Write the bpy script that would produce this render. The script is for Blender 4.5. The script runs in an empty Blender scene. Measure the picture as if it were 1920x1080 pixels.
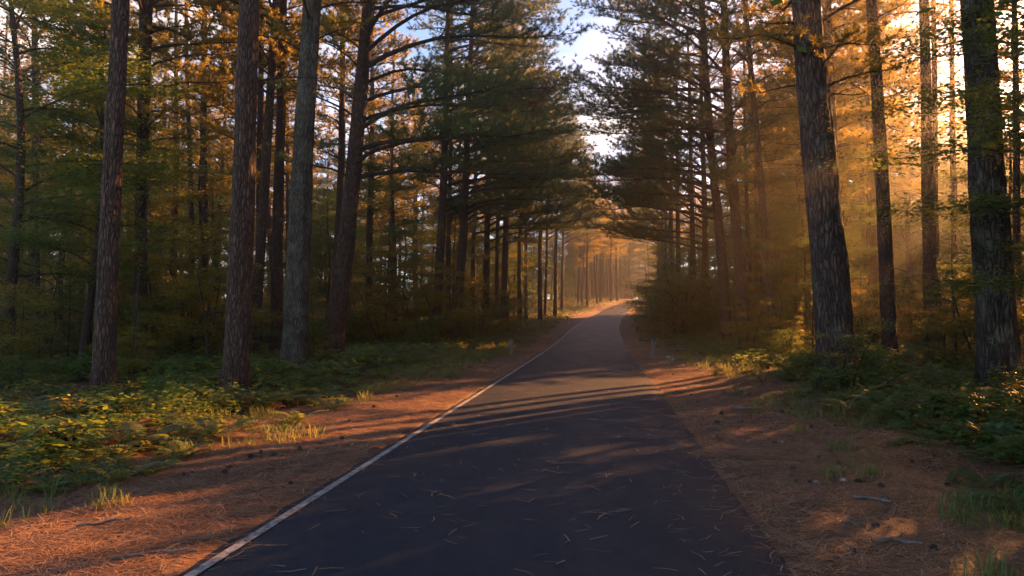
import bpy, math, random
import numpy as np
from mathutils import Vector, Matrix, Quaternion

SC = bpy.context.scene
COL = SC.collection
rng = np.random.default_rng(7)
random.seed(7)

# ------------------------------------------------------------------ camera
CAM_H, FPX = 1.6, 1350.0
PITCH = math.atan(50 / FPX)
cam_d = bpy.data.cameras.new("camera"); cam = bpy.data.objects.new("camera", cam_d); COL.objects.link(cam)
cam_d.lens = 36 * FPX / 1920; cam_d.sensor_width = 36; cam_d.clip_start = .05; cam_d.clip_end = 3000
cam.location = (0, 0, CAM_H); cam.rotation_euler = (math.pi / 2 + PITCH, 0, 0)
SC.camera = cam

# ------------------------------------------------------------------ sun, sky, exposure
SUN_AZ, SUN_EL = math.radians(45), math.radians(18)          # azimuth clockwise from the view direction
S = Vector((math.sin(SUN_AZ) * math.cos(SUN_EL), math.cos(SUN_AZ) * math.cos(SUN_EL), math.sin(SUN_EL)))
sl = bpy.data.lights.new("sun", 'SUN'); sun = bpy.data.objects.new("sun", sl); COL.objects.link(sun)
sl.energy = 5.0; sl.angle = math.radians(.35); sl.color = (1.0, .41, .12)
sun.rotation_euler = S.to_track_quat('Z', 'Y').to_euler(); sun.location = S * 60

W = bpy.data.worlds.new("World"); SC.world = W; W.use_nodes = True
wn, wl = W.node_tree.nodes, W.node_tree.links
bg = wn["Background"]; bg.inputs["Strength"].default_value = .05
sky = wn.new("ShaderNodeTexSky"); sky.sky_type = 'NISHITA'; sky.sun_disc = False
sky.sun_elevation = SUN_EL; sky.sun_rotation = SUN_AZ; sky.dust_density = .2; sky.ozone_density = 1.5; sky.air_density = .7
tc = wn.new("ShaderNodeTexCoord"); mp = wn.new("ShaderNodeMapping"); mp.inputs['Scale'].default_value = (1, 1, 2.6)
nz = wn.new("ShaderNodeTexNoise"); nz.inputs['Scale'].default_value = 2.6; nz.inputs['Detail'].default_value = 6
cr = wn.new("ShaderNodeValToRGB"); cr.color_ramp.elements[0].position = .46; cr.color_ramp.elements[1].position = .66
mx = wn.new("ShaderNodeMix"); mx.data_type = 'RGBA'; mx.inputs[7].default_value = (6.5, 5.4, 4.9, 1)
wl.new(tc.outputs['Generated'], mp.inputs[0]); wl.new(mp.outputs[0], nz.inputs['Vector']); wl.new(nz.outputs[0], cr.inputs[0])
sp = wn.new("ShaderNodeSeparateXYZ"); wl.new(tc.outputs['Generated'], sp.inputs[0])
lo = wn.new("ShaderNodeMapRange"); lo.inputs[1].default_value = .30; lo.inputs[2].default_value = .62; lo.inputs[3].default_value = 1; lo.inputs[4].default_value = 0
wl.new(sp.outputs['Z'], lo.inputs[0]); cm = wn.new("ShaderNodeMath"); cm.operation = 'MULTIPLY'; wl.new(cr.outputs[0], cm.inputs[0]); wl.new(lo.outputs[0], cm.inputs[1])
wl.new(cm.outputs[0], mx.inputs[0]); wl.new(sky.outputs[0], mx.inputs[6]); wl.new(mx.outputs[2], bg.inputs['Color'])

SC.view_settings.view_transform = 'Standard'; SC.view_settings.look = 'None'
SC.view_settings.exposure = 2.75; SC.view_settings.gamma = 1.0
cy = SC.cycles
cy.max_bounces = 6; cy.diffuse_bounces = 3; cy.glossy_bounces = 2; cy.transmission_bounces = 4
cy.transparent_max_bounces = 4; cy.volume_bounces = 0; cy.use_denoising = True
cy.caustics_reflective = False; cy.caustics_refractive = False; cy.sample_clamp_indirect = 3.0
HAZE = .0021

# ------------------------------------------------------------------ small maths
def vnoise(x, y, seed=0):
    """2-D value noise in -1..1"""
    x = np.asarray(x, float); y = np.asarray(y, float)
    xi = np.floor(x).astype(np.int64); yi = np.floor(y).astype(np.int64)
    fx = x - xi; fy = y - yi; fx = fx * fx * (3 - 2 * fx); fy = fy * fy * (3 - 2 * fy)
    def h(a, b):
        n = (a * 374761393 + b * 668265263 + seed * 1442695041) & 0xffffffff
        n = ((n ^ (n >> 13)) * 1274126177) & 0xffffffff
        return ((n ^ (n >> 16)) & 0xffff) / 32767.5 - 1
    return (h(xi, yi) * (1 - fx) + h(xi + 1, yi) * fx) * (1 - fy) + (h(xi, yi + 1) * (1 - fx) + h(xi + 1, yi + 1) * fx) * fy

def smooth_table(px, py, sig):
    g = np.arange(-40, 300, .5); v = np.interp(g, px, py)
    k = np.exp(-.5 * (np.arange(-60, 61) * .5 / sig) ** 2); k /= k.sum()
    v2 = np.convolve(np.pad(v, 60, mode='reflect', reflect_type='odd'), k, 'valid')
    return lambda t: np.interp(t, g, v2)

hz = smooth_table([-40, 38, 57, 93, 120, 150, 163, 190, 300], [0, 0, .5, 1.6, 3.0, 4.8, 5.1, 5.0, 5.0], 5)
xc = smooth_table([-40, 4.4, 20, 38, 57, 90, 118, 140, 152, 165, 180, 200, 300], [-5.8, -.13, 1.86, 4.1, 6.56, 12.0, 17.9, 24.4, 29.5, 38, 52, 80, 240], 4)
HW = 1.83

MOUNDS = []
def road_s(x, y):
    """signed distance from the road's centre line, + = right"""
    y = np.asarray(y, float); s = (xc(y + .5) - xc(y - .5))
    return (np.asarray(x, float) - xc(y)) / np.sqrt(1 + s * s)

def ground(x, y):
    x = np.asarray(x, float); y = np.asarray(y, float)
    a = np.abs(road_s(x, y)); z = hz(y) + 0.0
    m = np.clip((a - HW) / 2.5, 0, 1)
    z = z + m * (.10 * vnoise(x / 3.1, y / 3.1, 1) + .05 * vnoise(x / .9, y / .9, 2) + .05)
    z = z + np.clip((a - HW) / .3, 0, 1) * .014 * (1 + vnoise(x / .22, y / .22, 3))
    sg = road_s(x, y); z = np.where((sg > -HW - .05) & (sg < HW - .12), z - .03, z)
    for mx_, my_, mh, mr in MOUNDS:
        z = z + mh * np.exp(-((x - mx_) ** 2 + (y - my_) ** 2) / mr ** 2)
    return z

def img_dir(px, py):
    u, v = (px - 960) / FPX, (540 - py) / FPX
    c, s = math.cos(PITCH), math.sin(PITCH)
    return Vector((u, c - v * s, s + v * c))

def at_depth(px, py, d):
    r = img_dir(px, py); r = r * (d / r.y); return Vector((r.x, r.y, r.z + CAM_H))

def on_ground(px, py):
    r = img_dir(px, py); t = .5
    for _ in range(4000):
        p = r * t
        if p.z + CAM_H < float(ground(p.x, p.y)): break
        t *= 1.003
    return Vector((p.x, p.y, float(ground(p.x, p.y))))

MOUNDS += [(7.9, 17.4, .12, 2.2), (10.2, 14.6, .04, 2.2)]

# ------------------------------------------------------------------ mesh building
class Geo:
    def __init__(s): s.v = []; s.f = []; s.n = 0
    def add(s, v, f, mat=0, smooth=True):
        v = np.asarray(v, np.float32).reshape(-1, 3); f = np.asarray(f, np.int64)
        s.v.append(v); s.f.append((f + s.n, mat, smooth)); s.n += len(v)
    def mesh(s, name, mats):
        me = bpy.data.meshes.new(name); V = np.concatenate(s.v)
        me.vertices.add(len(V)); me.vertices.foreach_set("co", V.ravel())
        me.loops.add(sum(f.size for f, _, _ in s.f))
        me.loops.foreach_set("vertex_index", np.concatenate([f.ravel() for f, _, _ in s.f]).astype(np.int32))
        tot = np.concatenate([np.full(len(f), f.shape[1], np.int32) for f, _, _ in s.f])
        me.polygons.add(len(tot))
        me.polygons.foreach_set("loop_start", np.concatenate([[0], np.cumsum(tot)[:-1]]).astype(np.int32))
        me.polygons.foreach_set("loop_total", tot)
        me.polygons.foreach_set("material_index", np.concatenate([np.full(len(f), m, np.int32) for f, m, _ in s.f]))
        me.polygons.foreach_set("use_smooth", np.concatenate([np.full(len(f), sm, bool) for f, _, sm in s.f]))
        for m in mats: me.materials.append(m)
        me.update(calc_edges=True); me.validate(verbose=False)
        return me

def obj(name, me, parent=None):
    o = bpy.data.objects.new(name, me); COL.objects.link(o)
    if parent: o.parent = parent
    return o

def tag(o, label=None, cat=None, group=None, kind=None):
    if label: o["label"] = label
    if cat: o["category"] = cat
    if group: o["group"] = group
    if kind: o["kind"] = kind
    return o

def empty(name, loc=(0, 0, 0), rz=0):
    o = bpy.data.objects.new(name, None); COL.objects.link(o); o.location = loc; o.rotation_euler = (0, 0, rz)
    o.empty_display_size = .2; return o

def copy_tree(o):
    c = o.copy(); COL.objects.link(c)
    for ch in o.children:
        k = ch.copy(); COL.objects.link(k); k.parent = c
    return c

def tube(pts, rad, k=6, cap=True):
    P = np.asarray(pts, float); n = len(P); rad = np.broadcast_to(np.asarray(rad, float), (n,))
    T = np.gradient(P, axis=0); T /= np.linalg.norm(T, axis=1)[:, None] + 1e-9
    ref = np.array([0, 0, 1.]) if abs(T[0][2]) < .8 else np.array([1., 0, 0])
    A = np.cross(T, ref); A /= np.linalg.norm(A, axis=1)[:, None] + 1e-9; B = np.cross(T, A)
    th = np.linspace(0, 2 * math.pi, k, endpoint=False)
    V = P[:, None] + rad[:, None, None] * (A[:, None] * np.cos(th)[None, :, None] + B[:, None] * np.sin(th)[None, :, None])
    i = np.arange(n - 1)[:, None] * k; j = np.arange(k)[None]; j2 = (j + 1) % k
    F = np.stack([i + j, i + j2, i + k + j2, i + k + j], -1).reshape(-1, 4)
    return V.reshape(-1, 3), F

def unit(a): return a / (np.linalg.norm(a, axis=-1, keepdims=True) + 1e-9)

def needles(P, D, n, L, w, r, lo=.25, hi=1.25, shoot=.12, up=.15):
    """tufts of long needles at P pointing along D"""
    m = len(P); P = np.repeat(P, n, 0); D = np.repeat(unit(D), n, 0); N = m * n
    R = unit(r.normal(size=(N, 3))); R = unit(R - D * (R * D).sum(1)[:, None])
    a = r.uniform(lo, hi, N)[:, None]
    d = D * np.cos(a) + R * np.sin(a); d[:, 2] += up; d = unit(d)
    b = P - D * r.uniform(0, shoot, N)[:, None]
    q = unit(np.cross(d, unit(r.normal(size=(N, 3)))))
    l = (L * r.uniform(.7, 1.15, N))[:, None]
    V = np.stack([b - q * w / 2, b + q * w / 2, b + d * l + np.array([0, 0, -.02])], 1)
    return V.reshape(-1, 3), np.arange(N * 3).reshape(-1, 3)

def leaves(P, size, r, flat=.35, aspect=.55, droop=.25):
    """four-cornered leaves at P, roughly level"""
    N = len(P); n = unit(np.stack([r.normal(0, flat, N), r.normal(0, flat, N), np.ones(N)], 1))
    a = r.uniform(0, 2 * math.pi, N); u = np.stack([np.cos(a), np.sin(a), r.normal(-droop, .2, N)], 1)
    u = unit(u - n * (u * n).sum(1)[:, None] * .7); v = unit(np.cross(n, u))
    s = (size * r.uniform(.6, 1.25, N))[:, None]
    V = np.stack([P, P + u * s * .5 + v * s * aspect * .5, P + u * s, P + u * s * .5 - v * s * aspect * .5], 1)
    return V.reshape(-1, 3), np.arange(N * 4).reshape(-1, 4)

# ------------------------------------------------------------------ materials
def mat(name):
    m = bpy.data.materials.new(name); m.use_nodes = True; nt = m.node_tree; nt.nodes.clear()
    out = nt.nodes.new("ShaderNodeOutputMaterial"); return m, nt, out

class NB:
    def __init__(s, nt): s.nt = nt
    def n(s, t, **kw):
        x = s.nt.nodes.new(t)
        for k, v in kw.items():
            if k.startswith('i_'): x.inputs[k[2:].replace('_', ' ')].default_value = v
            else: setattr(x, k, v)
        return x
    def l(s, a, b): s.nt.links.new(a, b)
    def ramp(s, src, stops):
        x = s.n("ShaderNodeValToRGB"); e = x.color_ramp.elements
        while len(e) < len(stops): e.new(.5)
        for q, (p, c) in zip(e, stops): q.position = p; q.color = c if len(c) == 4 else (*c, 1)
        s.l(src, x.inputs[0]); return x.outputs[0]
    def mix(s, fac, a, b, mode='MIX'):
        x = s.n("ShaderNodeMix", data_type='RGBA', blend_type=mode)
        for sock, val in ((0, fac), (6, a), (7, b)):
            if isinstance(val, (int, float)): x.inputs[sock].default_value = val
            elif isinstance(val, tuple): x.inputs[sock].default_value = (*val, 1) if len(val) == 3 else val
            else: s.l(val, x.inputs[sock])
        return x.outputs[2]
    def math(s, op, a, b=0.0):
        x = s.n("ShaderNodeMath", operation=op)
        for k, v in ((0, a), (1, b)):
            if isinstance(v, (int, float)): x.inputs[k].default_value = v
            else: s.l(v, x.inputs[k])
        return x.outputs[0]
    def noise(s, vec, scale, detail=4, rough=.55):
        x = s.n("ShaderNodeTexNoise"); x.inputs['Scale'].default_value = scale; x.inputs['Detail'].default_value = detail
        x.inputs['Roughness'].default_value = rough
        if vec is not None: s.l(vec, x.inputs['Vector'])
        return x.outputs[0]
    def coord(s, kind='Object', scale=(1, 1, 1), rot=(0, 0, 0)):
        c = s.n("ShaderNodeTexCoord"); m = s.n("ShaderNodeMapping"); m.inputs['Scale'].default_value = scale; m.inputs['Rotation'].default_value = rot
        s.l(c.outputs[kind], m.inputs[0]); return m.outputs[0]

def bark_material(name, plate, plate2, crack, lichen=0.0, scale=18.0):
    m, nt, out = mat(name); b = NB(nt)
    base = b.coord('Object', (1, 1, .25)); nzv = b.n("ShaderNodeTexNoise"); nzv.inputs['Scale'].default_value = 5; nzv.inputs['Detail'].default_value = 3
    b.l(base, nzv.inputs['Vector'])
    add = b.n("ShaderNodeVectorMath", operation='MULTIPLY_ADD'); add.inputs[1].default_value = (.11, .11, .11)
    b.l(nzv.outputs['Color'], add.inputs[0]); b.l(base, add.inputs[2])
    vo = b.n("ShaderNodeTexVoronoi", feature='DISTANCE_TO_EDGE'); vo.inputs['Scale'].default_value = scale; b.l(add.outputs[0], vo.inputs['Vector'])
    vc = b.n("ShaderNodeTexVoronoi", feature='F1'); vc.inputs['Scale'].default_value = scale; b.l(add.outputs[0], vc.inputs['Vector'])
    fine = b.noise(b.coord('Object', (1, 1, .35)), 45, 5, .7)
    edge = b.ramp(vo.outputs['Distance'], [(0.0, (0, 0, 0)), (.12, (.45, .45, .45)), (.4, (1, 1, 1))])
    sep = b.n("ShaderNodeSeparateColor"); b.l(vc.outputs['Color'], sep.inputs[0])
    pc = b.mix(sep.outputs[0], plate, plate2); pc = b.mix(.75, pc, b.ramp(fine, [(.3, (.35, .35, .35)), (.7, (1.35, 1.3, 1.25))]), 'MULTIPLY')
    col = b.mix(edge, crack, pc)
    if lichen:
        lf = b.ramp(b.noise(b.coord('Object', (1, 1, .6)), 3.2, 6, .65), [(.56 - .1 * lichen, (0, 0, 0)), (.68, (1, 1, 1))])
        lf2 = b.math('MULTIPLY', lf, b.ramp(b.noise(b.coord('Object'), 38, 3), [(.42, (0, 0, 0)), (.56, (1, 1, 1))]))
        col = b.mix(b.math('MULTIPLY', lf2, .8), col, (.17, .20, .16))
    h = b.math('ADD', b.math('MULTIPLY', edge, 1.0), b.math('MULTIPLY', fine, .45))
    bp = b.n("ShaderNodeBump"); bp.inputs['Strength'].default_value = 1.0; bp.inputs['Distance'].default_value = .035; b.l(h, bp.inputs['Height'])
    p = b.n("ShaderNodeBsdfPrincipled"); p.inputs['Roughness'].default_value = .85; p.inputs['Specular IOR Level'].default_value = .25
    b.l(col, p.inputs['Base Color']); b.l(bp.outputs[0], p.inputs['Normal']); b.l(p.outputs[0], out.inputs[0])
    return m

def leaf_material(name, stops, trans, tw=.45, rough=.5, clump=None):
    """green diffuse leaf lit through from behind; colour varies leaf by leaf"""
    m, nt, out = mat(name); b = NB(nt)
    g = b.n("ShaderNodeNewGeometry"); oi = b.n("ShaderNodeObjectInfo")
    f = b.math('ADD', b.math('MULTIPLY', g.outputs['Random Per Island'], .62), b.math('MULTIPLY', oi.outputs['Random'], .22))
    f = b.math('ADD', f, b.math('MULTIPLY', b.noise(b.coord('Object'), clump or 1.1, 2), .35)); f = b.math('SUBTRACT', f, .1)
    c = b.ramp(f, stops)
    p = b.n("ShaderNodeBsdfPrincipled"); p.inputs['Roughness'].default_value = rough; p.inputs['Specular IOR Level'].default_value = .3
    b.l(c, p.inputs['Base Color'])
    t = b.n("ShaderNodeBsdfTranslucent"); b.l(b.mix(.72, c, trans), t.inputs['Color'])
    ms = b.n("ShaderNodeMixShader"); ms.inputs[0].default_value = tw
    b.l(p.outputs[0], ms.inputs[1]); b.l(t.outputs[0], ms.inputs[2]); b.l(ms.outputs[0], out.inputs[0])
    return m

M = {}
M['bark'] = bark_material("pine_bark", (.10, .064, .048), (.165, .108, .085), (.022, .015, .013))
M['bark_grey'] = bark_material("grey_pine_bark", (.09, .085, .07), (.15, .14, .115), (.025, .02, .016), lichen=1.0)
M['bark_big'] = bark_material("broad_plated_bark", (.085, .064, .055), (.15, .115, .10), (.018, .013, .012), lichen=.12, scale=12.5)
M['bark_lichen'] = bark_material("lichen_spotted_bark", (.07, .056, .05), (.13, .105, .094), (.016, .012, .011), lichen=.55, scale=12.5)
M['wood'] = bark_material("branch_bark", (.09, .065, .055), (.14, .10, .085), (.03, .02, .018), scale=26)
M['needle'] = leaf_material("shaded_pine_needles", [(0, (.02, .066, .034)), (.5, (.036, .10, .045)), (.9, (.065, .13, .045)), (1, (.11, .12, .035))], (.26, .30, .07), .36, .45)  # roadside crowns: their shade is put into the darker, bluer needle colour
M['needle_sunlit'] = leaf_material("sunlit_pine_needles", [(0, (.035, .075, .025)), (.45, (.07, .11, .03)), (.8, (.12, .13, .03)), (1, (.2, .15, .03))], (.7, .5, .07), .52, .45)  # forest crowns: golden sunlight is put into the needle colour
M['needle_young'] = leaf_material("young_pine_needles", [(0, (.03, .075, .03)), (.6, (.06, .12, .035)), (1, (.12, .14, .04))], (.42, .36, .07), .42, .45)
M['leaf'] = leaf_material("broad_leaves", [(0, (.024, .07, .024)), (.5, (.044, .118, .032)), (.85, (.08, .14, .03)), (1, (.17, .13, .02))], (.34, .40, .05), .45)
M['leaf_gold'] = leaf_material("yellowing_leaves", [(0, (.05, .085, .02)), (.5, (.12, .13, .025)), (1, (.24, .16, .03))], (.55, .42, .05), .5)
M['fern'] = leaf_material("fern_fronds", [(0, (.04, .085, .035)), (.55, (.07, .13, .05)), (.88, (.12, .14, .04)), (1, (.24, .11, .03))], (.35, .33, .06), .38, clump=.9)
M['bracken'] = leaf_material("rusty_dead_fronds", [(0, (.09, .045, .02)), (.6, (.17, .075, .03)), (1, (.26, .12, .045))], (.45, .2, .05), .35)
M['grass'] = leaf_material("grass_blades", [(0, (.055, .12, .035)), (.6, (.10, .17, .045)), (1, (.2, .17, .06))], (.4, .38, .08), .4)

def litter_material():
    m, nt, out = mat("needle_litter_ground"); b = NB(nt)
    at = b.n("ShaderNodeAttribute", attribute_name="verge")
    big = b.noise(b.coord('Object'), .55, 4); mid = b.noise(b.coord('Object'), 4.5, 5)
    st = None
    for i, ang in enumerate((.2, 1.0, 1.9, 2.7)):
        x = b.noise(b.coord('Object', (9, 130, 9), (0, 0, ang)), 1, 2, .6)
        x = b.ramp(x, [(.42, (0, 0, 0)), (.62, (1, 1, 1))])
        st = x if st is None else b.math('MAXIMUM' if i % 2 else 'ADD', st, x)
    st = b.math('MULTIPLY', st, .5)
    lit = b.ramp(st, [(0, (.06, .026, .014)), (.35, (.19, .10, .058)), (.7, (.34, .195, .115)), (1, (.5, .35, .23))])
    lit = b.mix(b.ramp(mid, [(.35, (0, 0, 0)), (.7, (.6, .6, .6))]), lit, (.11, .05, .028))
    fl = b.mix(big, (.05, .03, .018), (.12, .06, .032)); fl = b.mix(b.math('MULTIPLY', st, .5), fl, (.2, .1, .05))
    fac = b.math('ADD', at.outputs['Fac'], b.math('MULTIPLY', b.math('SUBTRACT', mid, .5), .5))
    fr = b.ramp(fac, [(.35, (0, 0, 0)), (.65, (1, 1, 1))])
    col = b.mix(fr, fl, lit)
    bp = b.n("ShaderNodeBump"); bp.inputs['Strength'].default_value = .8; bp.inputs['Distance'].default_value = .03
    b.l(b.math('ADD', st, mid), bp.inputs['Height'])
    p = b.n("ShaderNodeBsdfPrincipled"); p.inputs['Roughness'].default_value = .8; p.inputs['Specular IOR Level'].default_value = .3
    b.l(col, p.inputs['Base Color']); b.l(bp.outputs[0], p.inputs['Normal']); b.l(p.outputs[0], out.inputs[0]); return m
M['ground'] = litter_material()

def asphalt_material():
    m, nt, out = mat("asphalt"); b = NB(nt)
    fine = b.noise(b.coord('Object'), 160, 3, .7); agg = b.n("ShaderNodeTexVoronoi"); agg.inputs['Scale'].default_value = 75
    b.l(b.coord('Object'), agg.inputs['Vector'])
    big = b.noise(b.coord('Object', (1, .25, 1)), .8, 5, .6); mid = b.noise(b.coord('Object'), 6, 5, .65)
    col = b.mix(big, (.009, .0145, .024), (.019, .028, .043)); col = b.mix(b.ramp(mid, [(.45, (0, 0, 0)), (.75, (.5, .5, .5))]), col, (.033, .038, .046))
    sp = b.ramp(agg.outputs['Distance'], [(.05, (1, 1, 1)), (.22, (0, 0, 0))]); sepc = b.n("ShaderNodeSeparateColor"); b.l(agg.outputs['Color'], sepc.inputs[0])
    spk = b.math('MULTIPLY', sp, b.ramp(sepc.outputs[0], [(.6, (0, 0, 0)), (.85, (1, 1, 1))]))
    col = b.mix(b.math('MULTIPLY', spk, .9), col, (.2, .19, .18))
    bp = b.n("ShaderNodeBump"); bp.inputs['Strength'].default_value = .55; bp.inputs['Distance'].default_value = .006
    b.l(b.math('ADD', fine, agg.outputs['Distance']), bp.inputs['Height'])
    p = b.n("ShaderNodeBsdfPrincipled"); p.inputs['Specular IOR Level'].default_value = .22
    b.l(b.ramp(b.noise(b.coord('Object', (1, .4, 1)), 1.5, 4), [(.3, (.48, .48, .48)), (.7, (.62, .62, .62))]), p.inputs['Roughness'])
    b.l(col, p.inputs['Base Color']); b.l(bp.outputs[0], p.inputs['Normal']); b.l(p.outputs[0], out.inputs[0]); return m
M['asphalt'] = asphalt_material()

def simple(name, c1, c2, scale=8, rough=.8, bump=.0, stretch=(1, 1, 1)):
    m, nt, out = mat(name); b = NB(nt); f = b.noise(b.coord('Object', stretch), scale, 6, .65)
    p = b.n("ShaderNodeBsdfPrincipled"); p.inputs['Roughness'].default_value = rough
    b.l(b.ramp(f, [(.3, c1), (.7, c2)]), p.inputs['Base Color'])
    if bump:
        bp = b.n("ShaderNodeBump"); bp.inputs['Distance'].default_value = bump; b.l(f, bp.inputs['Height']); b.l(bp.outputs[0], p.inputs['Normal'])
    b.l(p.outputs[0], out.inputs[0]); return m
M['paint'] = simple("worn_line_paint", (.03, .03, .033), (.50, .49, .46), 16, .6)
M['post'] = simple("weathered_post_wood", (.07, .075, .06), (.19, .19, .16), 14, .85, .01, (1, 1, .12))
M['post_cap'] = simple("dark_post_top", (.03, .028, .026), (.07, .065, .06), 20)
M['cone'] = simple("pine_cone_scales", (.025, .017, .013), (.09, .06, .045), 60, .7, .01)
M['stick'] = simple("grey_dead_wood", (.05, .04, .033), (.17, .145, .125), 20, .8, .004, (1, .2, 1))
M['stone'] = simple("pale_stone", (.16, .15, .15), (.36, .34, .33), 18, .7, .008)
M['dry_leaf'] = simple("curled_dry_leaf", (.18, .10, .05), (.35, .22, .12), 20, .6)
def needle_litter_mat():
    m, nt, out = mat("fallen_needles"); b = NB(nt); g = b.n("ShaderNodeNewGeometry")
    p = b.n("ShaderNodeBsdfPrincipled"); p.inputs['Roughness'].default_value = .5
    b.l(b.ramp(g.outputs['Random Per Island'], [(0, (.10, .048, .027)), (.4, (.24, .125, .068)), (.75, (.33, .18, .09)), (1, (.46, .30, .18))]), p.inputs['Base Color'])
    b.l(p.outputs[0], out.inputs[0]); return m
M['fallen'] = needle_litter_mat()

# ------------------------------------------------------------------ ground, road, line
def axis(segs):
    out = []
    for a, b_, st in segs: out += list(np.arange(a, b_, st))
    out.append(segs[-1][1]); return np.array(out)

def build_ground():
    xs = axis([(-150, -60, 6), (-60, -25, 1.2), (-25, -9, .4), (-9, 11, .12), (11, 25, .4), (25, 60, 1.2), (60, 180, 6)])
    ys = axis([(-12, 3, .6), (3, 14, .12), (14, 30, .25), (30, 60, .5), (60, 175, 1.2), (175, 260, 6)])
    X, Y = np.meshgrid(xs, ys); Z = ground(X, Y); ny, nx = X.shape
    i = np.arange(ny - 1)[:, None] * nx; j = np.arange(nx - 1)[None]
    F = np.stack([i + j, i + j + 1, i + nx + j + 1, i + nx + j], -1).reshape(-1, 4)
    g = Geo(); g.add(np.stack([X, Y, Z], -1).reshape(-1, 3), F)
    me = g.mesh("ground", [M['ground']])
    a = np.abs(road_s(X, Y)); w = 3.95 - .45 * np.clip((Y - 14) / 16, 0, 1) + .5 * vnoise(X / 1.7, Y / 1.7, 9) + np.clip((Y - 30) / 60, 0, 1) * .8
    v = np.clip(.5 + (w - a) / 1.2, 0, 1).ravel().astype(np.float32)
    at = me.attributes.new("verge", 'FLOAT', 'POINT'); at.data.foreach_set("value", v)
    tag(obj("ground", me), kind="structure")
build_ground()

def strip(name, s0, s1, dz, m, ragged=0.0, ncol=7):
    ys = axis([(-11, 2, .5), (2, 16, .04), (16, 40, .12), (40, 200, .6)])
    c = xc(ys); sl_ = (xc(ys + .5) - xc(ys - .5)); nrm = 1 / np.sqrt(1 + sl_ ** 2)
    L = s0 + ragged * (vnoise(ys / .16, ys * 0, 11) * .55 + vnoise(ys / .6, ys * 0, 12) + .8 * vnoise(ys / 2.1, ys * 0, 13))
    R = s1 + ragged * (vnoise(ys / .16, ys * 0, 21) * .55 + vnoise(ys / .6, ys * 0, 22) + .8 * vnoise(ys / 2.1, ys * 0, 23))
    t = np.linspace(0, 1, ncol); s = L[:, None] + (R - L)[:, None] * t[None]
    X = c[:, None] + s * nrm[:, None]; Y = ys[:, None] - s * (sl_ * nrm)[:, None]
    Z = hz(Y) + dz + .02 * (1 - (s / HW) ** 2)
    if ragged: Z[:, 0] -= .03; Z[:, -1] -= .03
    ny, nx = X.shape; i = np.arange(ny - 1)[:, None] * nx; j = np.arange(nx - 1)[None]
    F = np.stack([i + j, i + j + 1, i + nx + j + 1, i + nx + j], -1).reshape(-1, 4)
    g = Geo(); g.add(np.stack([X, Y, Z], -1).reshape(-1, 3), F)
    o = obj(name, g.mesh(name, [m])); tag(o, kind="structure"); return o
strip("road", -HW - .17, HW + .03, .028, M['asphalt'], .02, 16)
strip("road_edge_line", -HW + .005, -HW + .08, .034, M['paint'], 0, 2)

# ------------------------------------------------------------------ trees: parts
def limb_curve(p0, az, length, el0, r, n=9, sag=.9):
    pts = [np.array(p0, float)]; el = el0; st = length / (n - 1)
    for i in range(n - 1):
        t = i / (n - 2); el = el0 * (1 - t) ** 1.3 - .10 * sag * math.sin(t * math.pi) + (.16 if t > .8 else 0) + r.normal(0, .05)
        az += r.normal(0, .06)
        pts.append(pts[-1] + st * np.array([math.cos(az) * math.cos(el), math.sin(az) * math.cos(el), math.sin(el)]))
    return np.array(pts)

def pine_crown(seed, limbs, n_need=25, nlen=.19, nw=.0145, bare=.32, step=.17, nm='needle'):
    """limbs = (z, azimuth, length, start angle); wood then needles"""
    r = np.random.default_rng(seed); g = Geo(); TP, TD = [], []
    for z, az, L, el in limbs:
        c = limb_curve((.06 * math.cos(az), .06 * math.sin(az), z), az, L, el, r)
        R0 = .018 + .0105 * L
        v, f = tube(c, np.linspace(R0, .008, len(c)), 5); g.add(v, f, 0)
        seg = np.linspace(0, 1, len(c)); nb = max(4, int(L / .27))
        for k in range(nb):
            t = bare + (1 - bare) * (k + r.uniform(0, .6)) / nb; t = min(t, .995)
            p = np.array([np.interp(t, seg, c[:, q]) for q in range(3)])
            i = min(int(t * (len(c) - 1)), len(c) - 2); d = unit(c[i + 1] - c[i])
            side = 1 if k % 2 else -1; a2 = math.atan2(d[1], d[0]) + side * r.uniform(.5, 1.15)
            bl = (1 - t * .75) * L * .27 * r.uniform(.7, 1.3) + .25; e = r.uniform(-.1, .75)
            dd = np.array([math.cos(a2) * math.cos(e), math.sin(a2) * math.cos(e), math.sin(e)])
            q = p + dd * bl + np.array([0, 0, .08]); mid = (p + q) / 2 + np.array([0, 0, -.03])
            v, f = tube([p, mid, q], [.012 + .004 * bl, .009, .005], 3); g.add(v, f, 0)
            nt_ = max(2, int(bl / step)); ts = np.linspace(.18, 1, nt_)[:, None]
            pp = p + (q - p) * ts + r.normal(0, .035, (nt_, 3)) + np.array([0, 0, .02])
            off = r.normal(0, .4, (nt_, 3)) + dd + np.array([0, 0, .45])
            TP.append(pp); TD.append(off)
            # short side twigs
            a3 = r.uniform(-1.2, 1.2, nt_); dx = np.cos(a3) * dd[0] - np.sin(a3) * dd[1]; dy = np.sin(a3) * dd[0] + np.cos(a3) * dd[1]
            d3 = np.stack([dx, dy, r.uniform(.1, 1.3, nt_)], 1)
            TP.append(pp + d3 * .2); TD.append(d3)
        TP.append(c[-1][None]); TD.append((c[-1] - c[-2])[None])
    P = np.concatenate(TP); D = np.concatenate(TD)
    v, f = needles(P, D, n_need, nlen, nw, r); g.add(v, f, 1, False)
    return g.mesh("crown", [M['wood'], M[nm]])

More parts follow.
